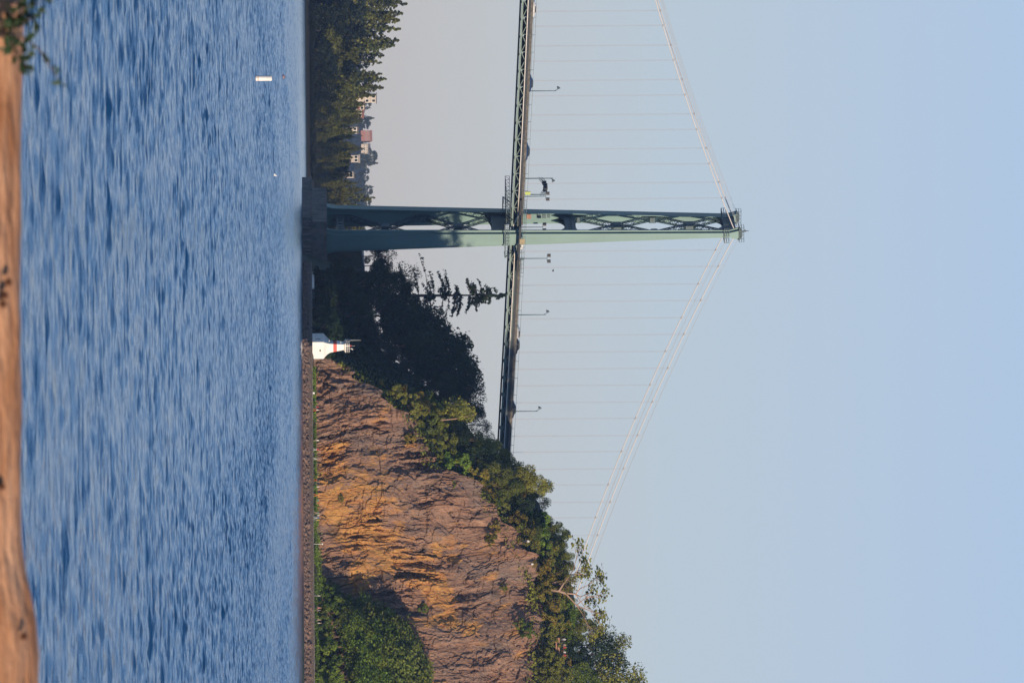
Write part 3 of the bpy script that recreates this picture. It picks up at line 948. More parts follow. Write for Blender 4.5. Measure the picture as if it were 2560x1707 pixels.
for t in (0.3, 0.42, 0.56, 0.72): MB().box(-0.45, 0.45, -6.2 + 12.4 * t - .42, -6.2 + 12.4 * t + .42, arch(t) - .15, arch(t) + .95).build('lane_signal', M['signal'], gan)
MB().tube([(0, 6.2, gh + 2.2), (0, 5.4, gh + 2.9), (0, 4.6, gh + 3.4), (0, 4.2, gh + 3.3)], 0.06, 5).build('lamp_arm', M['green_dark_shade'], gan)
MB().lathe([(0.05, 0.05), (0.2, -0.1), (0.42, -0.62), (0.40, -0.66)], (0, 4.2, gh + 3.3), 8).build('lamp_shade', M['steel'], gan)
pn = MB().box(-0.95, -0.1, -6.75, -6.65, 0.9, 2.3).build('sign_panel', M['yellow_green'], gan)
MB().box(-1.05, -0.951, -6.8, -6.6, 0.85, 2.35).build('sign_frame', M['steel'], pn)
# boards fixed to the far leg
sgb = MB()
for z, wd, hh in ((58.6, 1.2, 1.1), (61.2, 1.0, 1.0), (62.6, 1.0, 1.0), (63.9, 0.9, 0.8)):
    n = leg_n(z) - 1.12
    MB().box(-1.0, -1.0 + wd, n - 0.12, n - 0.001, z, z + hh).build('notice_board', M['timber_red'] if z < 60 else M['green_dark_shade'], bridge)
# maintenance tarpaulin hanging off the footway railing by the near leg
MB().box(-0.9, 0.5, -11.72, -11.62, zb(0) + 2.2, zb(0) + 3.5).build('tarpaulin', mat('canvas', (0.36, 0.29, 0.18), 0.9, var=0.3, scale=3), bridge)


def car_mesh():
    prof = [(-2.15, 0.35), (-2.2, 0.75), (-1.95, 0.98), (-1.5, 1.04), (-0.75, 1.48), (0.55, 1.5), (1.15, 1.08), (2.0, 0.92), (2.2, 0.65), (2.15, 0.32)]
    b = MB()
    def ring(y, inset):
        return [(x, y * (1 - (inset if z > 1.06 else 0)), z) for x, z in prof]
    rings = [ring(-0.86, 0.16), ring(-0.6, 0.08), ring(0.6, 0.08), ring(0.86, 0.16)]
    vs = [p for r in rings for p in r]; n = len(prof)
    fs = [(i * n + k, i * n + (k + 1) % n, (i + 1) * n + (k + 1) % n, (i + 1) * n + k) for i in range(3) for k in range(n)]
    fs += [tuple(range(n)), tuple(reversed(range(3 * n, 4 * n)))]
    b.add(vs, fs)
    gl = MB()
    for sy in (-1, 1):
        gl.prism([(-1.2, sy * 0.80, 1.09), (0.95, sy * 0.80, 1.09), (0.5, sy * 0.74, 1.42), (-0.7, sy * 0.74, 1.42)], (0, sy * 0.02, 0), (0, sy * 0.04, 0))
    ws = MB().prism([(0.62, -0.6, 1.45), (0.62, 0.6, 1.45), (1.12, 0.68, 1.12), (1.12, -0.68, 1.12)], (0.01, 0, 0.01), (0.04, 0, 0.04))
    wh = MB().lathe([(0.30, -0.1), (0.33, -0.08), (0.33, 0.08), (0.30, 0.1)], (0, 0, 0), 12)
    return b, gl, ws, wh


cb_, gl_, ws_, wh_ = car_mesh()
car_me = {}
for nm, c in (('navy', (0.03, 0.06, 0.14)), ('silver', (0.5, 0.5, 0.52)), ('white', (0.75, 0.75, 0.74)), ('black', (0.02, 0.02, 0.025))):
    car_me[nm] = cb_.mesh('car_body', mat('car_paint_' + nm, c, 0.3, spec=0.6), True)
gl_me, ws_me, wh_me = gl_.mesh('side_window', M['glass']), ws_.mesh('windscreen', M['glass']), wh_.mesh('wheel', M['black'])


def car(Y, colour, label, n=-3.8):
    s, z = pix_on(1300, Y, n)
    z = zb(s) + 2.34
    t = empty('parked_car' if False else 'car', BP(s, n, z), PSI, label, 'car', 'cars driving over the bridge')
    sl = (zb(s + 1) - zb(s - 1)) / 2
    t.rotation_euler = (0, -math.atan(sl), PSI)
    put('body', car_me[colour], t, scale=(1, 1, 1.12)); put('side_window', gl_me, t, scale=(1, 1, 1.12)); put('windscreen', ws_me, t, scale=(1, 1, 1.12))
    for x in (-1.35, 1.35):
        for y in (-0.8, 0.8): put('wheel', wh_me, t, (x, y, 0.33), (math.pi / 2, 0, 0))
    return t


for Y, c, lb in ((208, 'navy', 'dark blue car beside the lone lamp on the main span'),
                 (378, 'navy', 'dark blue car between the lone deck lamp and the gantry'),
                 (22, 'white', 'white car on the main span farthest from the tower'),
                 (600, 'white', 'white car passing right beside the tower leg'),
                 (862, 'black', 'black car on the landward span midway between two deck lamps'),
                 (832, 'silver', 'silver car following a black car on the landward span'),
                 (1022, 'black', 'black car under the last deck lamp before the hill')):
    car(Y, c, lb)

# ------------------------------------------------------------------ people
def person_mesh(pose):
    """one skinned body over a jointed skeleton"""
    st = {'stand': (0.05, 0.05, 0.03, 0.03), 'walk': (0.30, -0.26, -0.22, 0.25), 'stroll': (0.18, -0.17, -0.12, 0.14)}[pose]
    lf, rf, la, ra_ = st
    J = {'pelvis': (0, 0, .96, .135), 'waist': (0, .01, 1.10, .125), 'chest': (0, .02, 1.33, .155), 'neck': (0, .02, 1.50, .06), 'chin': (0, .035, 1.58, .075),
         'crown': (0, .03, 1.69, .09)}
    E = [('pelvis', 'waist'), ('waist', 'chest'), ('chest', 'neck'), ('neck', 'chin'), ('chin', 'crown')]
    for sd, sx, f, a in (('l', 1, lf, la), ('r', -1, rf, ra_)):
        J[sd + 'hip'] = (sx * .10, 0, .90, .095); J[sd + 'knee'] = (sx * .10, f * .55 + .02, .50, .065)
        J[sd + 'ankle'] = (sx * .10, f - .02, .09, .042); J[sd + 'toe'] = (sx * .11, f + .14, .04, .035)
        J[sd + 'sh'] = (sx * .18, .01, 1.42, .062); J[sd + 'elbow'] = (sx * .25, a * .45 - .02, 1.13, .045)
        J[sd + 'wrist'] = (sx * .25, a + .04, .90, .032); J[sd + 'hand'] = (sx * .25, a + .07, .81, .034)
        E += [('pelvis', sd + 'hip'), (sd + 'hip', sd + 'knee'), (sd + 'knee', sd + 'ankle'), (sd + 'ankle', sd + 'toe'),
              ('chest', sd + 'sh'), (sd + 'sh', sd + 'elbow'), (sd + 'elbow', sd + 'wrist'), (sd + 'wrist', sd + 'hand')]
        for q in range(5):                                   # thumb and four fingers
            ln = (.05, .075, .085, .078, .06)[q]
            k = f'{sd}f{q}'
            oy = .03 - .018 * q
            J[k] = (sx * (.25 - .01), a + .07 + oy * 1.3, .81 - (.0 if q == 0 else .03), .012)
            J[k + 't'] = (sx * (.25 - .025), a + .08 + oy * 1.6, .81 - ln, .009)
            E += [(sd + 'hand', k), (k, k + 't')]
    names = list(J); idx = {k: i for i, k in enumerate(names)}
    me = bpy.data.meshes.new('person_skeleton')
    me.from_pydata([J[k][:3] for k in names], [(idx[a], idx[b]) for a, b in E], [])
    ob = bpy.data.objects.new('person_skeleton', me); COL.objects.link(ob)
    ob.modifiers.new('Skin', 'SKIN')
    for i, k in enumerate(names):
        me.skin_vertices[0].data[i].radius = (J[k][3], J[k][3] * (0.75 if k in ('chest', 'waist', 'pelvis') else 1))
    me.skin_vertices[0].data[0].use_root = True
    sub = ob.modifiers.new('Sub', 'SUBSURF'); sub.levels = 1; sub.render_levels = 1
    dg = bpy.context.evaluated_depsgraph_get()
    out = bpy.data.meshes.new_from_object(ob.evaluated_get(dg))
    bpy.data.objects.remove(ob)
    out.name = 'person_' + pose
    out.materials.clear()
    for k in range(3): out.materials.append(M['white'])
    for p in out.polygons:
        c = p.center
        arm = abs(c.x) > 0.2 and c.z < 1.2
        p.material_index = 0 if (c.z > 1.5 or (arm and c.z < 1.05)) else (1 if (c.z > 0.97 or arm) else 2)
        if c.z < 0.86 and not arm: p.material_index = 2
        p.use_smooth = True
    return out


POSES = {k: person_mesh(k) for k in ('stand', 'walk', 'stroll')}
hair_me = MB().lathe([(0.075, 1.60), (0.105, 1.66), (0.105, 1.73), (0.07, 1.785), (0.02, 1.80)], (0, 0.012, 0), 10).mesh('hair', M['black'], True)
CLO = {}
def cloth(c, v):
    if c not in CLO: CLO[c] = mat('cloth_' + c, v, 0.85)
    return CLO[c]
CV = {'red': (.55, .05, .05), 'white': (.75, .74, .72), 'orange': (.75, .20, .08), 'teal': (.05, .30, .30), 'navy': (.03, .04, .10), 'grey': (.25, .25, .26),
      'black': (.02, .02, .02), 'pink': (.65, .25, .30), 'blue': (.08, .16, .42), 'beige': (.45, .36, .26), 'green': (.07, .2, .08), 'yellow': (.6, .45, .06)}
SKIN = mat('skin', (.45, .26, .19), .6)
HAIRS = [mat('hair_dark', (.03, .02, .015), .6), mat('hair_brown', (.12, .07, .035), .6), mat('hair_fair', (.4, .28, .13), .6)]


def person(loc, rz, pose, shirt, trousers, label, group, hair=0):
    o = bpy.data.objects.new('person', POSES[pose])
    COL.objects.link(o)
    o.location = loc; o.rotation_euler = (0, 0, rz)
    for i, m_ in enumerate((SKIN, cloth(shirt, CV[shirt]), cloth(trousers, CV[trousers]))):
        o.material_slots[i].link = 'OBJECT'; o.material_slots[i].material = m_
    tag(o, label, 'person', group)
    h = put('hair', hair_me, o)
    h.material_slots[0].link = 'OBJECT'; h.material_slots[0].material = HAIRS[hair]


def path_pt(Y, q):
    d = 1735.0
    for _ in range(8):
        x = P(782, Y, d).x
        d = float(d_sw(x)) + q
    return Vector((P(782, Y, d).x, d, 2.335))


walkers = [  # Y, q, pose, shirt, trousers, heading, words
    (826, 1.4, 'stroll', 'pink', 'grey', 1, 'person in pink top and grey trousers on the path left of the lighthouse door'),
    (1017, 1.2, 'walk', 'red', 'navy', 1, 'person in red top and navy trousers walking at the foot of the grey cliff'),
    (1024, 2.2, 'walk', 'white', 'red', 1, 'person in white top and red trousers walking beside a red-topped companion'),
    (1100, 1.6, 'stroll', 'white', 'beige', -1, 'person in white top and beige trousers walking alone under the cliff'),
    (1123, 1.4, 'walk', 'red', 'white', -1, 'person in red top and white trousers following a walker in beige trousers'),
    (1146, 2.0, 'stroll', 'grey', 'white', 1, 'person in grey top and white trousers on the path under the cliff'),
    (1199, 1.3, 'walk', 'black', 'red', 1, 'person in black top and red trousers among the group by the grass strip'),
    (1207, 2.1, 'walk', 'navy', 'grey', 1, 'person in navy top and grey trousers in the group by the grass strip'),
    (1216, 1.5, 'stroll', 'white', 'green', 1, 'person in white top and green trousers at the end of the grass strip group'),
    (1237, 1.7, 'walk', 'orange', 'orange', -1, 'person dressed all in orange walking below the ochre stained rock'),
    (1250, 1.4, 'stroll', 'teal', 'black', 1, 'person in teal top and black trousers near the walker in orange'),
    (1256, 2.2, 'stroll', 'red', 'black', 1, 'person in red top and black trousers near the walker in orange'),
    (1281, 1.5, 'walk', 'grey', 'beige', 1, 'person in grey top and beige trousers first of four before the white post'),
    (1287, 2.2, 'walk', 'white', 'navy', 1, 'person in white top and navy trousers among four before the white post'),
    (1293, 1.3, 'walk', 'blue', 'white', 1, 'person in blue top and white trousers among four before the white post'),
    (1299, 2.0, 'stroll', 'yellow', 'grey', 1, 'person in yellow top and grey trousers among four before the white post'),
    (1488, 1.6, 'stroll', 'white', 'grey', -1, 'person in white top and grey trousers walking alone past the big green bushes'),
    (1518, 1.4, 'walk', 'pink', 'navy', 1, 'person in pink top and navy trousers by the big green bushes'),
    (1524, 2.2, 'walk', 'grey', 'black', 1, 'person in grey top and black trousers by the big green bushes'),
    (1548, 1.5, 'stroll', 'beige', 'navy', 1, 'person in beige top and navy trousers beyond the big green bushes'),
    (1556, 2.1, 'stroll', 'white', 'black', 1, 'person in white top and black trousers beyond the big green bushes'),
]
for i, (Y, q, ps_, sh, trz, hd, lb) in enumerate(walkers):
    person(path_pt(Y, q), -hd * math.pi / 2 + rng.uniform(-.3, .3), ps_, sh, trz, lb, 'people walking along the seawall path', i % 3)

# post and small cabinet on the path
p = path_pt(1359, 3.4)
t = empty('sign_post', p, 0, 'thin pale post with a small white cap beside the seawall path', 'post')
MB().tube([(0, 0, 0), (0, 0, 2.0)], 0.05, 6).build('post', M['white'], t)
MB().lathe([(.06, 1.95), (.2, 2.02), (.2, 2.22), (.05, 2.3)], (0, 0, 0), 8).build('cap', M['white'], t)
p = path_pt(982, 3.2)
t = empty('utility_box', p, 0.1, 'small white utility box by the path where the cliff begins', 'box')
t.scale = (.6,) * 3
MB().box(-.35, .35, -.25, .25, 0.08, 0.85).build('cabinet', M['white'], t)
MB().box(-.4, .4, -.3, .3, 0.85, 0.93).build('lid', M['white'], t)
MB().box(-.38, .38, -.28, .28, 0, 0.08).build('plinth', M['conc'], t)
# low white wall beside the pier
a, b = path_pt(681, 1.0), path_pt(721, 1.0)
wv = MB(); wv.beam(a + UP * 0.3, b + UP * 0.3, 0.3, 0.62)
t = tag(wv.build('barrier_wall', M['white']), 'low white concrete barrier on the shaded shore beside the bridge pier', 'barrier')
cp_ = MB(); cp_.beam(a + UP * 0.66, b + UP * 0.66, 0.4, 0.1); cp_.build('coping', M['conc'], t)

# ------------------------------------------------------------------ lighthouse
lp = P(781, 864.6, 1646)
lh = empty('lighthouse', (lp.x, lp.y, 2.3), rad(27.9), 'small white square lighthouse with flared base and red band beside the seawall', 'lighthouse')
prof = [(2.405, 0), (2.405, 2.95)] + [(1.15 + 1.25 * (1 - i / 8) ** 2.1, 2.97 + 2.5 * i / 8) for i in range(0, 9)] + [(1.02, 6.3), (0.80, 8.0), (0.82, 8.1), (1.28, 8.5), (1.28, 8.62)]
def sq(prof):
    mb = MB(); vs = [(sx * r, sy * r, z) for r, z in prof for sx, sy in ((-1, -1), (1, -1), (1, 1), (-1, 1))]
    fs = [(4 * i + k, 4 * i + (k + 1) % 4, 4 * i + 4 + (k + 1) % 4, 4 * i + 4 + k) for i in range(len(prof) - 1) for k in range(4)]
    fs += [(0, 3, 2, 1), tuple(4 * (len(prof) - 1) + k for k in range(4))]
    return mb.add(vs, fs)
lh.scale = (.95,) * 3
body = sq(prof).build('tower_body', M['white'], lh)
sq([(1.157, 5.45), (1.03, 6.35), (0.9, 6.35)][:2]).build('red_band', M['red'], body)
rl = MB()
for z in (8.62, 9.1, 9.55):
    for (x0, y0), (x1, y1) in (((-1.2, -1.2), (1.2, -1.2)), ((1.2, -1.2), (1.2, 1.2)), ((1.2, 1.2), (-1.2, 1.2)), ((-1.2, 1.2), (-1.2, -1.2))):
        rl.beam((x0, y0, z), (x1, y1, z), 0.06, 0.06)
for x in (-1.2, -.4, .4, 1.2):
    for y in (-1.2, -.4, .4, 1.2):
        if abs(x) > 1 or abs(y) > 1: rl.beam((x, y, 8.6), (x, y, 9.6), 0.05, 0.05)
rl.build('gallery_railing', M['white'], lh)
MB().tube([(-1.1, 0.9, 8.6), (-1.1, 0.9, 12.5)], [0.06, 0.03], 5).build('antenna', M['white'], lh)
MB().tube([(0.3, 0.5, 8.6), (0.3, 0.5, 11)], 0.03, 5).build('whip_aerial', M['white'], lh)
lm = MB().lathe([(.2, 8.62), (.2, 9.3), (.28, 9.35), (.28, 9.5), (.1, 9.65)], (0, 0, 0), 10).build('lantern', M['white'], lh)
MB().lathe([(.16, 9.66), (.17, 9.95), (.06, 10.1)], (0, 0, 0), 10).build('red_lens', M['red'], lm)
MB().lathe([(.28, 8.9), (.32, 9.1), (.32, 9.6), (.15, 9.8)], (-1.3, 0.2, 0), 10).build('fog_signal', M['steel'], lh)
ws = MB(); ws.tube([(1.1, 0.6, 8.6), (1.1, 0.6, 10.3)], 0.05, 5)
ws.lathe([(.1, 10.2), (.18, 10.35), (.1, 10.5)], (1.3, .5, 0), 8); ws.lathe([(.1, 9.95), (.18, 10.1), (.1, 10.25)], (1.0, .3, 0), 8)
ws.build('weather_instruments', M['white'], lh)
for z in (4.4, 7.3):
    r = 1.35 if z < 5 else .92
    q = MB(); q.tube([(-r + .15, -0.2, z), (-r - .25, -0.2, z)], 0.05, 5); q.lathe([(.05, z - .12), (.16, z), (.16, z + .1), (.05, z + .22)], (-r - .3, -.2, 0), 8)
    q.build('wall_lamp', M['white'], lh)
MB().box(-2.43, -2.40, -0.9, -0.6, 0.9, 2.2).build('slit_window', M['glass'], lh)
MB().box(-0.3, 0.35, -2.43, -2.40, 1.9, 2.3).build('plaque', M['roof_grey'], lh)

# ------------------------------------------------------------------ lookout on the cliff top
def land_pt(X, Y, d): return P(X, Y, d)
va, vb = P(1399, 1594, 1650), P(1399, 1666, 1650)
vp = empty('viewing_platform', va, 0, 'brown timber viewing platform with wire railing on the cliff top among trees', 'platform')
lx = vb.x - va.x
MB().box(0, lx * 0.72, 0, 4, -0.95, -0.65).build('lower_beam', M['timber_red'], vp)
MB().box(-0.1, lx, -0.1, 4, -0.5, 0.0).build('deck_beam', M['timber_red'], vp)
for x in (0.9, 4.4): MB().box(x - .15, x + .15, 0.2, 0.5, -3.5, -0.952).build('post', M['timber_red'], vp)
rw = MB()
for h in (0.5, 0.9, 1.2): rw.beam((0, 0, h), (lx + 5, 0, h), 0.05, 0.05)
for i in range(14): rw.beam((i * (lx + 5) / 13, 0, -0.3), (i * (lx + 5) / 13, 0, 1.2), 0.06, 0.06)
for i in range(70): rw.beam((i * (lx + 5) / 69, 0.02, 0), (i * (lx + 5) / 69, 0.02, 1.2), 0.025, 0.025)
rw.build('wire_railing', M['black'], vp)
for i, (Y, sh, tr_, lb) in enumerate(((1597, 'white', 'white', 'person in white at the near end of the cliff-top viewing platform'),
                                      (1611, 'beige', 'navy', 'person in beige top leaning at the viewing platform railing'),
                                      (1617, 'red', 'black', 'person in red top and black trousers on the viewing platform beside one in beige'),
                                      (1629, 'white', 'black', 'person in white top and black trousers in the middle of the viewing platform'),
                                      (1637, 'red', 'grey', 'person in red top and grey trousers on the viewing platform beyond the group'),
                                      )):
    q = P(1399, Y, 1651.2)
    person(Vector((q.x, q.y, va.z)), math.pi + rng.uniform(-.5, .5), 'stand', sh, tr_, lb, 'people looking out from the viewing platform', i % 3)
for Y, X, sh, tr_, lb in ((1668, 1397, 'white', 'grey', 'person in white top on the cliff-top path past the viewing platform'),
                          (1352, 1308, 'white', 'navy', 'person in white top on the cliff-top path between orange bushes'),
                          (1409, 1318, 'white', 'black', 'person in white top on the cliff-top path under the tall trees')):
    d = 1651
    q = P(X, Y, d)
    person(Vector((q.x, d, max(float(ground(q.x, d)), q.z))), math.pi, 'stand', sh, tr_, lb, 'people on the cliff-top path', 1)

# ------------------------------------------------------------------ trees
def leaf_quads(C, size, up_bias=0.3, out=None, flat=1.0):
    """small folded-looking leaf clumps: one rhombic quad each"""
    n = len(C)
    nr = rng.normal(size=(n, 3))
    nr[:, 2] += up_bias
    if out is not None: nr += out * 0.9
    nr /= np.linalg.norm(nr, axis=1)[:, None]
    t = rng.normal(size=(n, 3)); t -= (t * nr).sum(1)[:, None] * nr
    t /= np.linalg.norm(t, axis=1)[:, None]
    b = np.cross(nr, t)
    s = (size * rng.uniform(0.6, 1.4, n))[:, None]
    k = rng.uniform(0.45, 0.8, n)[:, None]
    V = np.stack([C - t * s, C - b * s * k + nr * s * .15, C + t * s, C + b * s * k + nr * s * .15], 1).reshape(-1, 3)
    return V


def crown_mesh(name, C, size, m, up_bias=.3, out=None, tint=None):
    V = leaf_quads(C, size, up_bias, out)
    n = len(C)
    tn = rng.uniform(0, 1, n) if tint is None else np.clip(tint + rng.normal(0, .18, n), 0, 1)
    return np_mesh(name, V, np.arange(4 * n).reshape(-1, 4), m, False, {'tint': np.repeat(tn, 4)})


def broad(seed, nl=26, per=230, h=20.0, wr=0.33, low=0.22, leaf=0.30, lean=0.0):
    """broadleaf tree of height h: returns (points, outward, tint, lobes)"""
    g = np.random.default_rng(seed)
    lob = []
    while len(lob) < nl:
        p = g.uniform(-1, 1, 3)
        r = np.linalg.norm(p)
        if r > 1 or r < 0.25: continue
        p = p * (0.75 / max(r, .75))
        z = low + (1 - low) * (0.5 + 0.5 * p[2]) * 0.93
        taper = 1.0 - 0.45 * max(0, (z - .55) / .45) - .25 * max(0, (.4 - z) / .3)
        lob.append((p[0] * wr * taper + lean * z, p[1] * wr * taper, z - .02, g.uniform(.07, .145)))
    C, O, T = [], [], []
    for x, y, z, r in lob:
        k = int(per * (r / .11) ** 2)
        d = g.normal(size=(k, 3)); d /= np.linalg.norm(d, axis=1)[:, None]
        keep = fbm(d[:, 0] * 2 + x * 40, d[:, 1] * 2 + d[:, 2] * 2 + z * 40, seed, 2) > -0.35
        d = d[keep]
        rr = r * g.uniform(.35, 1.0, len(d)) ** .5
        rr *= np.where(g.uniform(size=len(d)) < .06, g.uniform(1.1, 1.5, len(d)), 1)
        C.append(np.array([x, y, z]) + d * rr[:, None] * [1.05, 1.05, .85]); O.append(d)
        T.append(np.full(len(d), g.uniform(.25, .75)))
    return np.concatenate(C) * h, np.concatenate(O), np.concatenate(T), [(x * h, y * h, z * h, r * h) for x, y, z, r in lob], h


def trunk_mb(lob, h, r0, m, lean=0.0, nb=7):
    mb = MB()
    mb.tube([(0, 0, -1.5), (0, 0, 0), (lean * .3 * h + .15, .1, h * .3), (lean * .6 * h - .1, 0, h * .6), (lean * .9 * h, .05, h * .88)], [r0 * 1.2, r0, r0 * .75, r0 * .45, r0 * .12], 7)
    for x, y, z, r in lob[:nb]:
        z0 = max(.15 * h, z - abs(x) * .9 - abs(y) * .9 - h * .08)
        mb.tube([(lean * z0, 0, z0), (x * .5 + lean * z0 * .4, y * .5, (z0 + z) / 2 - .2), (x, y, z)], [r0 * .4, r0 * .25, r0 * .08], 5)
    return mb


def conifer(seed, h=26.0, wr=.17, z0=.10, tiers=46, br=6, cards=9, droop=.35, gap=0.0, irr=.25, sd=.12):
    g = np.random.default_rng(seed)
    C, T, B = [], [], []
    for i in range(tiers):
        f = i / (tiers - 1)
        z = z0 + (1 - z0) * f ** 0.95
        L = wr * (1 - f) ** .8 + .012
        if gap and g.uniform() < gap: continue
        for k in range(br if f < .85 else 3):
            a = g.uniform(0, 6.283)
            l = L * g.uniform(1 - irr * 1.6, 1 + irr)
            s = np.sqrt(g.uniform(0.03, 1, cards))
            side = g.normal(0, sd, cards) * l
            x = np.cos(a) * s * l - np.sin(a) * side
            y = np.sin(a) * s * l + np.cos(a) * side
            zz = z - droop * l * s ** 1.6 + .10 * l * s + g.normal(0, .006, cards)
            C.append(np.stack([x, y, zz], 1)); T.append(np.full(cards, g.uniform(.2, .8)))
            B.append((a, l, z))
    return np.concatenate(C) * h, np.concatenate(T), B, h


TREES = {}
def make_kind(name, crown_me, trunk_me, h): TREES.setdefault(name, []).append((crown_me, trunk_me, h))


for k in range(4):
    C, O, T, lob, h = broad(100 + k, nl=34, per=330, leaf=.3)
    tm = trunk_mb(lob, h, .35, None).mesh('trunk', M['bark'])
    for nm in ('shade', 'mid', 'olive', 'bright'):
        make_kind('broad_' + nm, crown_mesh('crown', C, .27, L[nm], .35, O, T), tm, h)
for k in range(3):                                   # thin, see-through crowns
    C, O, T, lob, h = broad(140 + k, nl=24, per=95, wr=.36, low=.3)
    tm = trunk_mb(lob, h, .3, None, nb=16).mesh('trunk', M['bark'])
    make_kind('thin_shade', crown_mesh('crown', C, .30, L['shade'], .3, O, T), tm, h)
    make_kind('thin_olive', crown_mesh('crown', C, .30, L['olive'], .3, O, T), tm, h)
for k in range(4):                                   # shrubs
    C, O, T, lob, h = broad(160 + k, nl=24, per=190, h=5.0, wr=.75, low=-.02)
    tm = trunk_mb(lob, h, .09, None, nb=8).mesh('stem', M['bark'])
    for nm in ('shade', 'mid', 'olive', 'bright', 'autumn'):
        make_kind('shrub_' + nm, crown_mesh('foliage', C, .145, L[nm], .3, O, T), tm, h)
for k in range(3):
    C, T, B, h = conifer(200 + k, wr=.19, tiers=44, br=6, cards=10)
    tb = MB(); tb.tube([(0, 0, -1.5), (0, 0, h * .5), (0, 0, h * .98)], [.45, .28, .03], 6)
    tm = tb.mesh('trunk', M['bark'])
    make_kind('conifer_near', crown_mesh('crown', C, .36, L['needle'], .6, None, T), tm, h)
    make_kind('conifer_lit', crown_mesh('crown', C, .36, L['olive'], .6, None, T), tm, h)
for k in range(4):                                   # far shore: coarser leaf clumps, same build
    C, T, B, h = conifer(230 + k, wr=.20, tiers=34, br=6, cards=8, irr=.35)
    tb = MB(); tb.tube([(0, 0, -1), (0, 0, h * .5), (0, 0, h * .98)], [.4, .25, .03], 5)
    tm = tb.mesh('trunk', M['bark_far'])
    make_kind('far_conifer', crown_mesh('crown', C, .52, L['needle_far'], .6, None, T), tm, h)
    make_kind('far_conifer_dark', crown_mesh('crown', C, .52, L['needle_farshade'], .6, None, T), tm, h)  # same crown, with the bank's shadow carried by its leaf colour
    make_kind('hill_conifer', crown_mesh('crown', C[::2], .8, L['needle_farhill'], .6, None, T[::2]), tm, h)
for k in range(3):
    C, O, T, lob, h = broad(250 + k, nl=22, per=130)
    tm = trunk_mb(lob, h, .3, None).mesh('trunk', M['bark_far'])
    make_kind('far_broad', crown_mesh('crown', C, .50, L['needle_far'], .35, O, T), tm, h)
    make_kind('far_broad_dark', crown_mesh('crown', C, .50, L['needle_farshade'], .35, O, T), tm, h)  # round-headed copy, its shade likewise put into the leaves
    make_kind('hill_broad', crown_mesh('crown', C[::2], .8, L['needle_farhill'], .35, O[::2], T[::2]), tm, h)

_cnt = {}
def plant(kind, Y, Xtop, d, wf=1.0, label='', cat='tree', group=None, gfun=None, name=None, var=None):
    top = P(Xtop, Y, d)
    x = top.x
    zg = float((gfun or ground)(x, d)) - 0.1
    h = top.z - zg
    if h < 0.6: return None
    i = _cnt.get(kind, 0); _cnt[kind] = i + 1
    cr_, tr_, h0 = TREES[kind][(i if var is None else var) % len(TREES[kind])]
    k = h / h0
    t = empty(name or ('shrub' if 'shrub' in kind else 'tree'), (x, d, zg), rng.uniform(0, 6.28), label, cat, group)
    t.scale = (k * wf, k * wf, k)
    put('crown' if cat == 'tree' else 'foliage', cr_, t)
    put('trunk' if cat == 'tree' else 'stem', tr_, t)
    return t


# the shaded slope between the tower and the lighthouse, out to where the deck meets the hill
def row(items, d, lab, group, cat='tree', wf=1.0, name=None, gfun=None):
    for i, (Y, X, kind, *r) in enumerate(items):
        plant(kind, Y, X, (d(Y) if callable(d) else d) + rng.uniform(-3, 3), (r[0] if r else wf), lab.format(ORD[i]), cat, group, gfun, name)


sky_row = [(592, 960, 'thin_shade', 1.0), (615, 985, 'broad_shade', 1.0), (640, 1006, 'thin_shade', .9), (664, 990, 'broad_shade', .9), (690, 1070, 'thin_shade', .7), (716, 1048, 'broad_shade', .8),
           (768, 1062, 'thin_shade', .9), (788, 1105, 'broad_shade', .8), (812, 1145, 'broad_shade', .9), (838, 1120, 'thin_shade', .8), (856, 1172, 'broad_shade', .8), (882, 1212, 'broad_shade', .85),
           (912, 1226, 'broad_shade', .85), (942, 1222, 'broad_shade', .8), (970, 1226, 'broad_shade', .8), (1000, 1230, 'thin_shade', .9), (1030, 1226, 'broad_shade', .8), (1062, 1236, 'thin_shade', .8), (1088, 1246, 'thin_shade', .7),
           (1112, 1268, 'thin_shade', .8)]
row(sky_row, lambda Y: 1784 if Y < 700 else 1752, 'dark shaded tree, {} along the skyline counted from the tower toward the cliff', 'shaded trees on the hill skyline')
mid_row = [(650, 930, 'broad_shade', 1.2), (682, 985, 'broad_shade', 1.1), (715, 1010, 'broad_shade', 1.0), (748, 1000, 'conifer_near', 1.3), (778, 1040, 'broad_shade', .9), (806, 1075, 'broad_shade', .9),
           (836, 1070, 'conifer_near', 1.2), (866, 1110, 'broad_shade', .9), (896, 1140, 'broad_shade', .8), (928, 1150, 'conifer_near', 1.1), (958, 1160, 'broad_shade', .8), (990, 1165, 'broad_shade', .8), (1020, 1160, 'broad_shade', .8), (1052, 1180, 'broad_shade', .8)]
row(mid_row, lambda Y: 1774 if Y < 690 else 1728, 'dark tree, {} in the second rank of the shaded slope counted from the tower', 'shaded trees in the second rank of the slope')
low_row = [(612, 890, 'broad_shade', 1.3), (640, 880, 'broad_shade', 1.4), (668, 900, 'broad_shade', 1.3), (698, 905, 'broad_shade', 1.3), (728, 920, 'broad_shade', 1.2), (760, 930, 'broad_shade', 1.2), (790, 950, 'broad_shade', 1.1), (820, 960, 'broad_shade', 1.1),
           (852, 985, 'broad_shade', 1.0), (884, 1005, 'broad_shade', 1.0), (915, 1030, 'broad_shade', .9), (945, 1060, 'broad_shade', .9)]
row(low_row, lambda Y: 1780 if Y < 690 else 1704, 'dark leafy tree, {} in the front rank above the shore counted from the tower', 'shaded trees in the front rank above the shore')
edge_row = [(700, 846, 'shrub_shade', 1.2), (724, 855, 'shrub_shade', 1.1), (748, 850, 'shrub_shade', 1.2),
            (772, 862, 'shrub_shade', 1.1), (796, 858, 'shrub_shade', 1.1), (818, 866, 'shrub_shade', 1.0), (838, 872, 'shrub_shade', 1.0)]
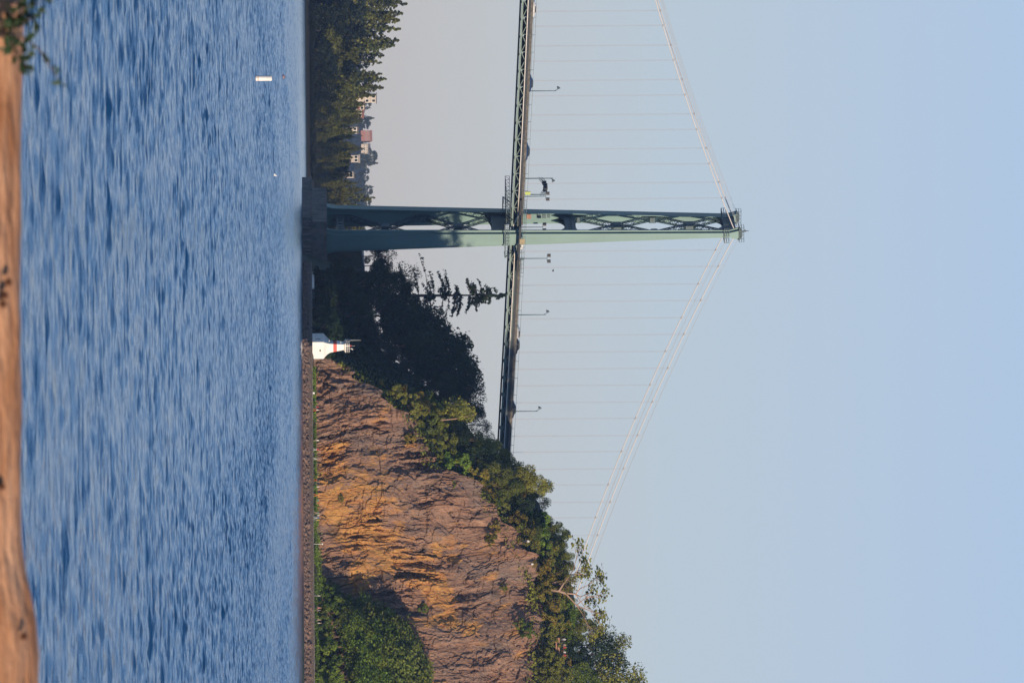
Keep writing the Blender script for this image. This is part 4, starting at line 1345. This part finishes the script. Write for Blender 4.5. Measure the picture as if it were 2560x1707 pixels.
row(edge_row, lambda Y: path_pt(Y, 8).y, 'dark bush, {} along the shaded shore counted from the bridge pier', 'shaded bushes along the shore', 'bush', .8)

# the tall ragged conifer that stands clear of the others
C, T, B, h = conifer(300, h=30, wr=.21, z0=.30, tiers=34, br=6, cards=46, droop=.30, gap=.2, irr=.55, sd=.07)
tb = MB(); tb.tube([(0, 0, -1), (0, 0, 15), (0, 0, 29.6)], [.42, .28, .04], 7)
for a, l, z in B: tb.tube([(0, 0, z * 30), (math.cos(a) * l * 15, math.sin(a) * l * 15, z * 30 - l * 1.5), (math.cos(a) * l * 27, math.sin(a) * l * 27, z * 30 - l * 6)], [.08, .05, .02], 4)
make_kind('ragged_conifer', crown_mesh('crown', C, .24, L['needle'], .5, None, T), tb.mesh('trunk', M['bark']), 30)
plant('ragged_conifer', 737, 1262, 1756, 1.05, 'tall ragged conifer with bare lower trunk rising to the bridge deck', 'tree', None, None, 'conifer_tree')

# a tree with a pale bare trunk leaning over the cliff, in the sun
C, O, T, lob, h = broad(310, nl=16, per=150, h=17, wr=.26, low=.35)
C = C + np.array([-2.2, 0, 0]); tb = MB()
tb.tube([(0.6, 0, -1), (0.3, -2.0, 3), (-.3, -2.6, 9), (-1.2, -2.4, 14), (-1.6, -1, 15.5)], [.26, .22, .18, .1, .03], 7)
make_kind('leaning', crown_mesh('crown', C, .32, L['olive'], .3, O, T), tb.mesh('trunk', M['bark_lit']), 17)
t = plant('leaning', 1046, 1205, 1659, 1.0, 'sunlit tree with a pale bare trunk at the edge above the cliff', 'tree')
if t: t.rotation_euler = (0, 0, 0.1)

# sunlit trees along the cliff top
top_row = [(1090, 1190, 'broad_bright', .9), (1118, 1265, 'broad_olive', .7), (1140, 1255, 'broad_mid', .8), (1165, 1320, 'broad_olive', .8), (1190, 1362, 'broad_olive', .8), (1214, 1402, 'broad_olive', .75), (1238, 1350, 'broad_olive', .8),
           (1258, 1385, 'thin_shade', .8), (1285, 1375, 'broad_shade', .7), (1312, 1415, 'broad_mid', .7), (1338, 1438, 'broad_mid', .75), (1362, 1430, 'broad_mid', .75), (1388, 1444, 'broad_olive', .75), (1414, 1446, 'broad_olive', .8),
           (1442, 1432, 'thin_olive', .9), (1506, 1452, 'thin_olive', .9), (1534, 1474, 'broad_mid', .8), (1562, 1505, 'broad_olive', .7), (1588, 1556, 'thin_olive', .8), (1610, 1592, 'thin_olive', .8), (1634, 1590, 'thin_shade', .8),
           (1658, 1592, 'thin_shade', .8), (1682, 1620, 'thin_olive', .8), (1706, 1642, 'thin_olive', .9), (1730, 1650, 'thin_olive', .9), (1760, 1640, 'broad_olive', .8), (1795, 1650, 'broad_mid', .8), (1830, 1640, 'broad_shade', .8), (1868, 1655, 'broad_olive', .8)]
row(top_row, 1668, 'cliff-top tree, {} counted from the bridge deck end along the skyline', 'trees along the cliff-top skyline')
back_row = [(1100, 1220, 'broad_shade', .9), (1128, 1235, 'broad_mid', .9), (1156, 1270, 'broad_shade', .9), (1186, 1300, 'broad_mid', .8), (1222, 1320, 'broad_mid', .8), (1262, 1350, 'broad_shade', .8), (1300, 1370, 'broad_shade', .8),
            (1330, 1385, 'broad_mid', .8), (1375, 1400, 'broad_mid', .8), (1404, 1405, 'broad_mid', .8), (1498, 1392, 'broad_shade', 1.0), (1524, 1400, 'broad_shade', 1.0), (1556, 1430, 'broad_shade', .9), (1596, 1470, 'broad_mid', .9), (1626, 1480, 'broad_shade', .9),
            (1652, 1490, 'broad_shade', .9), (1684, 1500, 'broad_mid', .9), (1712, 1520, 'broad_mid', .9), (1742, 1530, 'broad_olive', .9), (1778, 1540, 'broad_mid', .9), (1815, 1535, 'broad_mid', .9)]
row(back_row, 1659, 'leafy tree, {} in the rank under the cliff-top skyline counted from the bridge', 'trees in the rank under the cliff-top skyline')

# the bare-limbed tree
g = np.random.default_rng(77)
tb = MB(); tips = []
def limb(p, d, l, r, dep):
    q = p + d * l
    m_ = p + d * l * .5 + Vector(g.normal(0, .06 * l, 3))
    tb.tube([p, m_, q], [r, r * .8, r * .55], 5)
    if dep == 0: tips.append(q); return
    for k in range(3):
        nd = (d + Vector(g.normal(0, .42, 3)) + Vector((0, 0, .08))).normalized()
        limb(q, nd, l * g.uniform(.55, .85), r * .55, dep - 1)
limb(Vector((0, 0, -.5)), Vector((.05, 0, 1)), 4.2, .24, 4)
tips = np.array([t_[:] for t_ in tips])
C = np.concatenate([tips + g.normal(0, .34, tips.shape) for _ in range(11)])
hmax = tips[:, 2].max()
make_kind('bare', crown_mesh('crown', C, .22, L['olive'], .3, None, np.full(len(C), .6)), tb.mesh('trunk', M['bark_lit']), hmax)
plant('bare', 1478, 1516, 1653, 1.45, 'open tree with pale forking limbs and sparse leaves above the cliff', 'tree')
plant('bare', 1452, 1440, 1655, .9, 'small open tree with pale limbs beside the larger forked one', 'tree')

# bushes along the broken edge of the cliff
def edge_X(Y): return I(Y, [960, 1000, 1050, 1100, 1160, 1190, 1250, 1330, 1400, 1480, 1560, 1640, 1707, 1740], [905, 960, 1020, 1055, 1068, 1150, 1210, 1262, 1302, 1322, 1336, 1326, 1322, 1325])
kinds = ['shrub_autumn', 'shrub_olive', 'shrub_bright', 'shrub_olive', 'shrub_mid']
gg = np.random.default_rng(21)
for r_, (lift, dd, n_) in enumerate(((34, 3, 30), (64, 8, 29), (92, 13, 28))):
    for i in range(n_):
        Y = 985 + i * (740 / (n_ - 1)) + gg.uniform(-8, 8)
        x = P(1000, Y, 1735).x
        zt_, zf_ = float(z_ct(x)), float(z_cf(x))
        d = float(d_cf(x)) + .34 * (zt_ - zf_) + dd * .8 + 0.5
        kind = kinds[int(gg.integers(0, 5))] if Y > 1090 or r_ < 2 else 'shrub_mid'
        words = {'autumn': 'orange-tinged', 'olive': 'olive green', 'bright': 'bright green', 'mid': 'green'}[kind.split('_')[1]]
        rk = ('lowest', 'middle', 'upper')[r_]
        base = 790 + (float(ground(x, d)) - 3.3) * F / d
        plant(kind, Y, base + gg.uniform(36, 64) + 2 * r_, d, gg.uniform(.75, 1.1), f'{words} bush, {ORD[i]} in the {rk} row along the cliff edge from the lighthouse', 'bush', 'bushes along the cliff edge')
for i, (Y, X, kind, d, wf, lb) in enumerate((
        (962, 965, 'shrub_autumn', 1658, 1.0, 'rusty bush in the shade above the lighthouse slope'),
        (985, 1000, 'shrub_autumn', 1657, 1.0, 'rusty bush where the shaded slope meets the cliff'),
        (1000, 985, 'shrub_autumn', 1656, .9, 'brown-orange bush at the first ledge of the cliff'),
        (915, 825, 'shrub_bright', 1654, 1.2, 'green bush right beside the lighthouse wall'),
        (932, 828, 'shrub_mid', 1653, 1.2, 'green bush second from the lighthouse wall at the shore'),
        (950, 822, 'shrub_autumn', 1653, 1.1, 'orange bush at the shore between lighthouse and cliff foot'),
        (966, 818, 'shrub_autumn', 1652, 1.0, 'low orange bush touching the first bare rock by the path'),
        (953, 900, 'shrub_bright', 1658, .8, 'single bright green bush glowing on the shaded rocks'),
        (905, 880, 'shrub_shade', 1660, 1.2, 'dark bush behind the lighthouse'),
        (932, 905, 'shrub_shade', 1663, 1.2, 'dark bush up the slope behind the lighthouse bushes'))):
    plant(kind, Y, X, d, wf, lb, 'bush')

# young trees and bushes on the apron at the cliff foot
def apron_X(Y): return I(Y, [1250, 1350, 1383, 1430, 1457, 1519, 1578, 1650, 1760], [803, 806, 810, 822, 840, 915, 1040, 1106, 1088])
for r_, (fr_a, dd, n_, k0) in enumerate(((.26, 3, 24, 'shrub_bright'), (.66, 11, 17, 'broad_bright'), (1.0, 17, 16, 'broad_bright'))):
    for i in range(n_):
        Y = (1262, 1400, 1462)[r_] + i * ((1740 - (1262, 1400, 1462)[r_]) / (n_ - 1)) + gg.uniform(-6, 6)
        d = 1700.0
        for _ in range(8):
            x = P(800, Y, d).x; d = (min(float(d_sw(x)) + 4 + dd, float(d_cf(x)) - 1.0), float(d_cf(x)) - 3.0, float(d_cf(x)) + 2.0)[r_]
        zb0 = float(ground(x, d)) if r_ < 2 else float(z_cf(x))
        base = 790 + (zb0 - 3.3) * F / d
        top = base + (apron_X(Y) - base) * fr_a * gg.uniform(.85, 1.05)
        big = top - base > 90
        kind = (['broad_bright', 'broad_mid', 'broad_bright'] if big else ['shrub_bright', 'shrub_mid', 'shrub_bright', 'shrub_olive'])[int(gg.integers(0, 3))]
        rk = ('front', 'middle', 'back')[r_]
        plant(kind, Y, top, d, gg.uniform(1.1, 1.4) if big else gg.uniform(.7, 1.0), f'bright leafy {"tree" if big else "bush"}, {ORD[i]} in the {rk} row at the cliff foot',
              'tree' if big else 'bush', 'green thicket at the cliff foot', lambda x_, d_: zb0)


for i, (Y, X, kind, k_, lb) in enumerate((
        (1467, 1249, 'shrub_olive', 3.0, 'small olive bush growing alone high on the bare rock face'),
        (1522, 1046, 'shrub_mid', 3.4, 'small green bush in the rock just above the thicket'),
        (1578, 1296, 'shrub_bright', 5.2, 'bright green bush hanging over the top of the cliff below the platform'),
        (1556, 1282, 'shrub_mid', 4.2, 'dark green bush hanging at the cliff lip beside a bright one'),
        (1345, 1212, 'shrub_olive', 4.0, 'olive bush spilling over the lip of the cliff midway along'),
        (1320, 1222, 'shrub_autumn', 4.0, 'orange bush spilling over the lip of the cliff midway along'),
        (1095, 1012, 'shrub_autumn', 3.5, 'orange bush in a notch high on the tower end of the cliff'),
        (1210, 1120, 'shrub_olive', 3.0, 'small olive bush at the step in the cliff top'),
        (1245, 845, 'shrub_olive', 2.0, 'tiny olive bush low on the ochre rock'))):
    x, d = P(X, Y, 1648).x, 1648.0
    for _ in range(5):
        z_ = P(X, Y, d).z; t_ = (z_ - float(z_cf(x))) / (float(z_ct(x)) - float(z_cf(x)))
        d = float(d_cf(x)) + .34 * (float(z_ct(x)) - float(z_cf(x))) * min(t_, 1.05); x = P(X, Y, d).x
    z_ = P(X, Y, d).z
    plant(kind, Y, 790 + (z_ + k_ - 3.3) * F / d, d, .8, lb, 'bush', None, lambda x_, d_: z_)


def undergrowth(name, n, fx, fd, m, size, lift):
    x = fx(n); d = fd(x, n)
    z = ground(x, d) + rng.uniform(0, lift, n)
    keep = fbm(x / 2.5, d / 2.5 + z / 3, 77, 3) > -.5
    C = np.stack([x, d, z], 1)[keep]
    tag(put(name, crown_mesh(name, C, size, m, .6, None, np.clip(.5 + .35 * fbm(C[:, 0] / 4, C[:, 1] / 4, 5, 2), 0, 1))), kind='stuff')


undergrowth('undergrowth', 26000, lambda n: rng.uniform(5, 100, n), lambda x, n: d_cf(x) + .34 * (z_ct(x) - z_cf(x)) + rng.uniform(-0.6, 26, n), L['olive'], .34, 1.2)
undergrowth('ferns', 34000, lambda n: rng.uniform(-18, 34, n), lambda x, n: d_cf(x) + .34 * (z_ct(x) - z_cf(x)) + rng.uniform(0, 62, n), L['shade'], .4, 2.2)
undergrowth('grass', 12000, lambda n: rng.uniform(6, 100, n), lambda x, n: d_sw(x) + 4.2 + rng.uniform(0, 1, n) ** 2 * np.maximum(d_cf(x) - d_sw(x) - 3.8, .8), L['bright'], .22, .8)

# ------------------------------------------------------------------ far shore
def far_ground(x, d): return I(d, [2680, 2694, 2702, 2740, 2800, 3000, 6500, 6900, 7100, 8000], [-2, -.3, 1.6, 7, 14, 16, 18, 46, 54, 54])
xs = np.arange(-600, 560, 14.0); ds = np.concatenate([np.arange(2680, 2830, 6.0), np.arange(2830, 8000, 60.0)])
X_, D_ = np.meshgrid(xs, ds, indexing='ij')
Z_ = far_ground(X_, D_) + np.where(D_ > 2705, fbm(X_ / 60, D_ / 60, 31, 3) * 1.0, 0) + np.where(D_ > 6850, fbm(X_ / 90, D_ / 200, 32, 3) * 3, 0)
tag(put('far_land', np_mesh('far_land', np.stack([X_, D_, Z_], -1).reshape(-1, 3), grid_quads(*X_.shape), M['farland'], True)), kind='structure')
fsk = ([-80, 0, 45, 75, 100, 118, 130, 150, 180, 215, 235, 250, 300, 320, 345, 370, 395, 410, 440, 460, 480, 500, 520, 560, 620, 700],
       [1005, 1015, 1010, 1000, 998, 975, 970, 958, 950, 978, 945, 912, 905, 902, 888, 910, 878, 880, 878, 900, 925, 936, 930, 930, 925, 930])
gf = np.random.default_rng(9)
names = {'far_conifer': 'olive conifer', 'far_conifer_dark': 'shade-coloured conifer', 'far_broad': 'olive round-headed tree', 'far_broad_dark': 'shade-coloured round-headed tree'}
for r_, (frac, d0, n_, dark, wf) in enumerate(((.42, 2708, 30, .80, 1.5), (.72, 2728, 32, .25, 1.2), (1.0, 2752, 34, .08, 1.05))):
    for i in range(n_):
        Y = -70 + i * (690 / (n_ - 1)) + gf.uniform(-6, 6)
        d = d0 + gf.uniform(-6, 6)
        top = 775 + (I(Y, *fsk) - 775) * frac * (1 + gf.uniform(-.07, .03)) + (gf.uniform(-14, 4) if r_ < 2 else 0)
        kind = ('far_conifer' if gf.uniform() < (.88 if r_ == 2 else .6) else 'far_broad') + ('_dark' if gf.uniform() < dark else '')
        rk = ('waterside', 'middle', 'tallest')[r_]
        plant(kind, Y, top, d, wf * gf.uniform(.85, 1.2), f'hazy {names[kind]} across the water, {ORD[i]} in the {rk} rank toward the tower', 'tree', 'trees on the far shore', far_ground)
for i in range(19):
    Y = 236 + i * 12 + gf.uniform(-4, 4)
    kind = ('far_broad', 'far_conifer', 'far_broad_dark', 'far_conifer_dark')[int(gf.integers(0, 4))]
    plant(kind, Y, I(Y, [236, 290, 345, 400, 460], [902, 896, 882, 884, 872]) + gf.uniform(-6, 8), 2776 + gf.uniform(-5, 5), 1.3, f'{names[kind]} below the far-shore houses, {ORD[i]} counted toward the tower', 'tree', 'trees below the far houses', far_ground)
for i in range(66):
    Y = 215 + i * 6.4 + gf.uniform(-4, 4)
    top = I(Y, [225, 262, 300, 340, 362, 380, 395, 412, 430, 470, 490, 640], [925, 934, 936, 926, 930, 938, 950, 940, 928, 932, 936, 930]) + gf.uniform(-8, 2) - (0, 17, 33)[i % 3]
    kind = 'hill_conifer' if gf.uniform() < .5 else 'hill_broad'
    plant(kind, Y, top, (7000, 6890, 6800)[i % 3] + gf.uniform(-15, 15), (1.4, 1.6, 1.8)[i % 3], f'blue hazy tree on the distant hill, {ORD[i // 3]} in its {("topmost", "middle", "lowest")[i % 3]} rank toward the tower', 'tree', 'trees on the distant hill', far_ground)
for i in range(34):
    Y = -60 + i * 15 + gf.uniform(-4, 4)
    plant('far_broad_dark', Y, 786 + gf.uniform(-4, 8), 2701, 3.0, f'shade-coloured bush at the far waterline, {ORD[i]} counted toward the bridge tower', 'bush', 'bushes along the far waterline', far_ground, 'bush')


def house(Y0, Y1, Xe, d, wall, roof, label, storeys=2, gable=True, group=None):
    a, b = P(Xe, Y0, d), P(Xe, Y1, d)
    wd = b.x - a.x
    zg = float(far_ground(0, d)) - .5
    h = a.z - zg
    t = empty('house', ((a.x + b.x) / 2, d, zg), gf.uniform(-.25, .25), label, 'house', group)
    dp = wd * .8
    MB().box(-wd / 2, wd / 2, 0, dp, 0, h).build('wall', wall, t)
    if gable:
        MB().prism([(-wd / 2 - .3, -.3, h + .002), (-wd / 2 - .3, dp + .3, h + .002), (-wd / 2 - .3, dp / 2, h + dp * .32)], (0, 0, 0), (wd + .6, 0, 0)).build('roof', roof, t)
    else:
        MB().box(-wd / 2 - .4, wd / 2 + .4, -.5, dp + .4, h, h + .3).build('roof', roof, t)
    nw = max(2, int(wd / 2.2))
    for f in range(storeys):
        for i in range(nw):
            x = -wd / 2 + wd * (i + .5) / nw
            z = h - 1.0 - f * 2.7
            wf_ = MB().box(x - .65, x + .65, -.06, -.003, z - .75, z + .75).build('window', M['white'], t)
            MB().box(x - .5, x + .5, -.09, -.063, z - .6, z + .6).build('pane', M['glass'], wf_)
    return t


house(257, 274, 911, 2790, M['brick'], M['roof_grey'], 'red brick house among the far-shore trees nearest the tallest conifer', 3, False)
house(275, 292, 906, 2800, M['brick'], M['brick'], 'lower red house stepping down beside the red brick one', 2, True)
house(236, 257, 940, 2820, M['pale_wall'], M['roof_grey'], 'pale flat-roofed house standing above the red brick house', 2, False)
house(388, 405, 896, 2800, M['pale_wall'], M['pale_wall'], 'bright pale house midway between red house and bridge tower', 1, True)
house(430, 443, 884, 2800, M['pale_wall'], M['roof_grey'], 'small white house closest to the bridge tower', 1, True)
house(318, 334, 893, 2805, M['pale_wall'], M['roof_grey'], 'white house with grey gable by the lower red house', 1, True)
house(326, 352, 924, 6980, M['brick'], M['brick'], 'reddish building on the distant blue hill', 2, True)
house(360, 384, 920, 6980, M['pale_wall'], M['roof_grey'], 'pale building next to the reddish one on the distant hill', 2, True)

# ------------------------------------------------------------------ floats, boats, birds
def on_water(X, Y):
    hx = CX + math.tan(ROLL) * (Y - CY)
    d = H * F / (hx - X)
    p = P(X, Y, d); p.z = 0
    return p
p = on_water(639.5, 196)
t = empty('buoy', p, 0, 'white upright cylinder buoy floating alone in open water', 'buoy')
MB().lathe([(.145, -.3), (.15, -.02), (.155, 0), (.155, .12), (.15, .13), (.15, .80), (.158, .82), (.158, .86), (.14, .90), (.05, .92)], (0, 0, 0), 20).build('float_body', M['white'], t, True)
MB().lathe([(.160, .11), (.163, .13), (.160, .15)], (0, 0, 0), 20).build('rubber_ring', M['orange'], t)
MB().tube([(-.05, 0, .92), (-.03, 0, .97), (.03, 0, .97), (.05, 0, .92)], .012, 5).build('lifting_eye', M['steel'], t)
p = on_water(706, 192)
t = empty('float', p, 0, 'small faded pink float in the water beyond the white buoy', 'float')
MB().lathe([(.05, -.15), (.2, -.05), (.24, .08), (.2, .2), (.06, .28)], (0, 0, 0), 14).build('ball', mat('faded_pink', (.26, .17, .19), .6), t, True)
MB().tube([(0, 0, .28), (0, 0, .4)], .025, 5).build('eye', M['steel'], t)
p = on_water(684, 437)
t = empty('gull', p, 1.2, 'tiny white gull sitting on the water in front of the pier', 'bird')
MB().tube([(-.2, 0, .05), (-.08, 0, .08), (.08, 0, .1), (.17, 0, .16), (.2, 0, .24), (.26, 0, .24), (.31, 0, .22)], [.02, .08, .085, .05, .05, .035, .008], 8).build('body', M['white'], t, True)
p = on_water(766.3, 342)
t = empty('channel_marker', p, 0, 'orange and pale channel marker with a spike on the far waterline', 'marker')
MB().lathe([(.75, -.2), (.8, .1), (.7, .5), (.35, .55), (.25, 1.3), (.06, 1.4)], (0, 0, 0), 12).build('float_body', M['orange'], t)
MB().tube([(0, 0, 1.4), (0, 0, 2.1)], .06, 5).build('spike', M['white'], t)
p = on_water(766.6, 415)
t = empty('rowing_boat', p, .15, 'small pale rowing boat on the far waterline near the pier', 'boat')
hb = MB(); st_ = [(-1.0, .35, .45), (-.5, .5, .38), (.3, .5, .38), (.8, .3, .45), (1.15, .03, .6)]
vs, fs = [], []
for x, hw, z in st_: vs += [(x, -hw, z), (x, -hw * .6, -.05), (x, hw * .6, -.05), (x, hw, z)]
for i in range(4): fs += [(4 * i + k, 4 * i + k + 1, 4 * i + 5 + k, 4 * i + 4 + k) for k in range(3)]
fs += [(0, 1, 2, 3)]
hb.add(vs, fs).build('hull', M['orange'], t)
MB().box(-.1, .15, -.42, .42, .25, .3).build('seat', M['white'], t)
q = BP(0, -9, 0); p = P(1381, 676, 1700)
t = empty('gull', p, .4, 'gull gliding past the cables beside the tower', 'bird')
MB().tube([(-.28, 0, 0), (-.15, 0, .02), (.05, 0, .02), (.2, 0, .04), (.3, 0, .04), (.37, 0, .02)], [.02, .08, .09, .06, .055, .01], 8).build('body', M['steel'], t, True)
wg = MB(); wg.prism([(-.1, 0, .05), (.12, 0, .05), (.14, .45, .4), (-.02, .85, .30), (-.16, .85, .28), (-.06, .4, .36)], (0, 0, 0), (0, 0, .02))
wg.prism([(-.1, 0, .05), (.12, 0, .05), (.14, -.45, .4), (-.02, -.85, .30), (-.16, -.85, .28), (-.06, -.4, .36)], (0, 0, 0), (0, 0, .02))
wg.build('wings', M['steel'], t)

# ------------------------------------------------------------------ the beach, the drift log and a twig
xs = np.arange(-40, 41, 1.0); ds = np.arange(-30, 62, 1.0)
X_, D_ = np.meshgrid(xs, ds, indexing='ij')
Z_ = I(D_, [-30, 0, 30, 40, 56, 62], [2.4, 1.75, 1.2, .95, -.5, -1]) + fbm(X_ / 3, D_ / 3, 8, 3) * .04
tag(put('beach', np_mesh('beach', np.stack([X_, D_, Z_], -1).reshape(-1, 3), grid_quads(*X_.shape), M['sand'], True)), kind='structure')
m = mat('driftwood', (0.58, 0.33, 0.20), .85, col2=(0.33, 0.14, 0.06), scale=1.6, stretch=(.8, 3.5, 3.5), bump=.5, bscale=5)
nl_, na = 420, 40
LX = np.linspace(-10, 10, nl_); A_ = np.linspace(0, 2 * math.pi, na, endpoint=False)
LXg, Ag = np.meshgrid(LX, A_, indexing='ij')
px2m = 37 / F
topz = np.interp(LX, [-1.86, -1.4, -.55, .1, .75, 1.1, 1.29, 1.5, 1.7, 1.86, 2.4], np.array([60, 54, 50, 54, 56, 54, 66, 82, 89, 84, 70])) * px2m
R0 = .33
Rg = R0 + (topz - .115)[:, None] * (.5 + .5 * np.sin(Ag)) + .012 * fbm(LXg * 1.2, Ag * 2, 4, 4) - .012 * np.clip(1 - np.abs(fbm(LXg * .5, Ag * 3, 14, 2)) / .06, 0, 1)
zc0 = P(0, 853.5, 37).z + .115 - R0
V = np.stack([LXg, 37 + Rg * np.cos(Ag), zc0 + Rg * np.sin(Ag)], -1).reshape(-1, 3)
i = np.arange(nl_ - 1)[:, None] * na; k = np.arange(na)[None, :]; k2 = (k + 1) % na
Q = np.stack([i + k, i + k2, i + na + k2, i + na + k], -1).reshape(-1, 4)
lo_ = tag(put('driftwood_log', np_mesh('driftwood_log', V, Q, m, True)), 'long sun-bleached orange drift log lying across the beach in front of the water', 'log')
kmat = mat('knot', (.10, .04, .02), .9)
for Y, X in ((1215, 4), (738, 12), (705, 22), (1590, 60), (760, 8)):
    c = P(X, Y, 36.72)
    MB().tube([c, c + Vector((0, -.03, .01))], [.022, .012], 8).build('knot', kmat, lo_)
tw = empty('leafy_twig', P(0, 70, 36.6), 0, 'dark green leafy twig sticking up in front of the drift log', 'twig')
st = MB(); lv = MB(); g = np.random.default_rng(12)
o0 = P(0, 70, 36.6)
for ends in (((0, 70), (40, 50), (92, 48)), ((0, 90), (30, 110), (70, 170)), ((20, 60), (95, 120), (150, 205)), ((0, 60), (50, 20), (110, 5))):
    pts = [P(X, Y, 36.6 + .05 * j) - o0 for j, (X, Y) in enumerate(ends)]
    st.tube(pts, [.006, .005, .003], 5)
    dens = 34 if ends[-1][0] != 150 else 12
    for j in range(dens):
        f = .25 + .75 * j / (dens - 1)
        a = pts[0].lerp(pts[1], min(1, f * 2)) if f < .5 else pts[1].lerp(pts[2], f * 2 - 1)
        d_ = Vector(g.normal(0, 1, 3)).normalized(); n_ = d_.cross(Vector(g.normal(0, 1, 3))).normalized()
        a = a + Vector(g.normal(0, .02, 3))
        l_, w_ = g.uniform(.045, .075), g.uniform(.018, .028)
        up_ = d_.cross(n_) * .004
        lv.add([a, a + d_ * l_ * .45 + n_ * w_ + up_, a + d_ * l_, a + d_ * l_ * .45 - n_ * w_ + up_, a + d_ * l_ * .5 - up_ * 2], [(0, 1, 4), (1, 2, 4), (2, 3, 4), (3, 0, 4)])
st.build('stem', M['bark'], tw)
lv.build('leaves', mat('twig_leaf', (0.02, 0.045, 0.015), .6, var=.3, scale=8), tw)

# ------------------------------------------------------------------ the air
hm = bpy.data.materials.new('haze_air')
hm.use_nodes = True
hn, hl = hm.node_tree.nodes, hm.node_tree.links
hn.remove(hn['Principled BSDF'])
pv = hn.new('ShaderNodeVolumePrincipled')
pv.inputs['Color'].default_value = (0.34, 0.56, 1.0, 1)
pv.inputs['Absorption Color'].default_value = (1, 1, 1, 1)
pv.inputs['Density'].default_value = 3.8e-5
pv.inputs['Anisotropy'].default_value = 0.0
hl.new(pv.outputs[0], hn['Material Output'].inputs['Volume'])
hz = MB().box(-640, 640, -60, 8200, -5, 124).build('haze', hm)
tag(hz, kind='stuff')
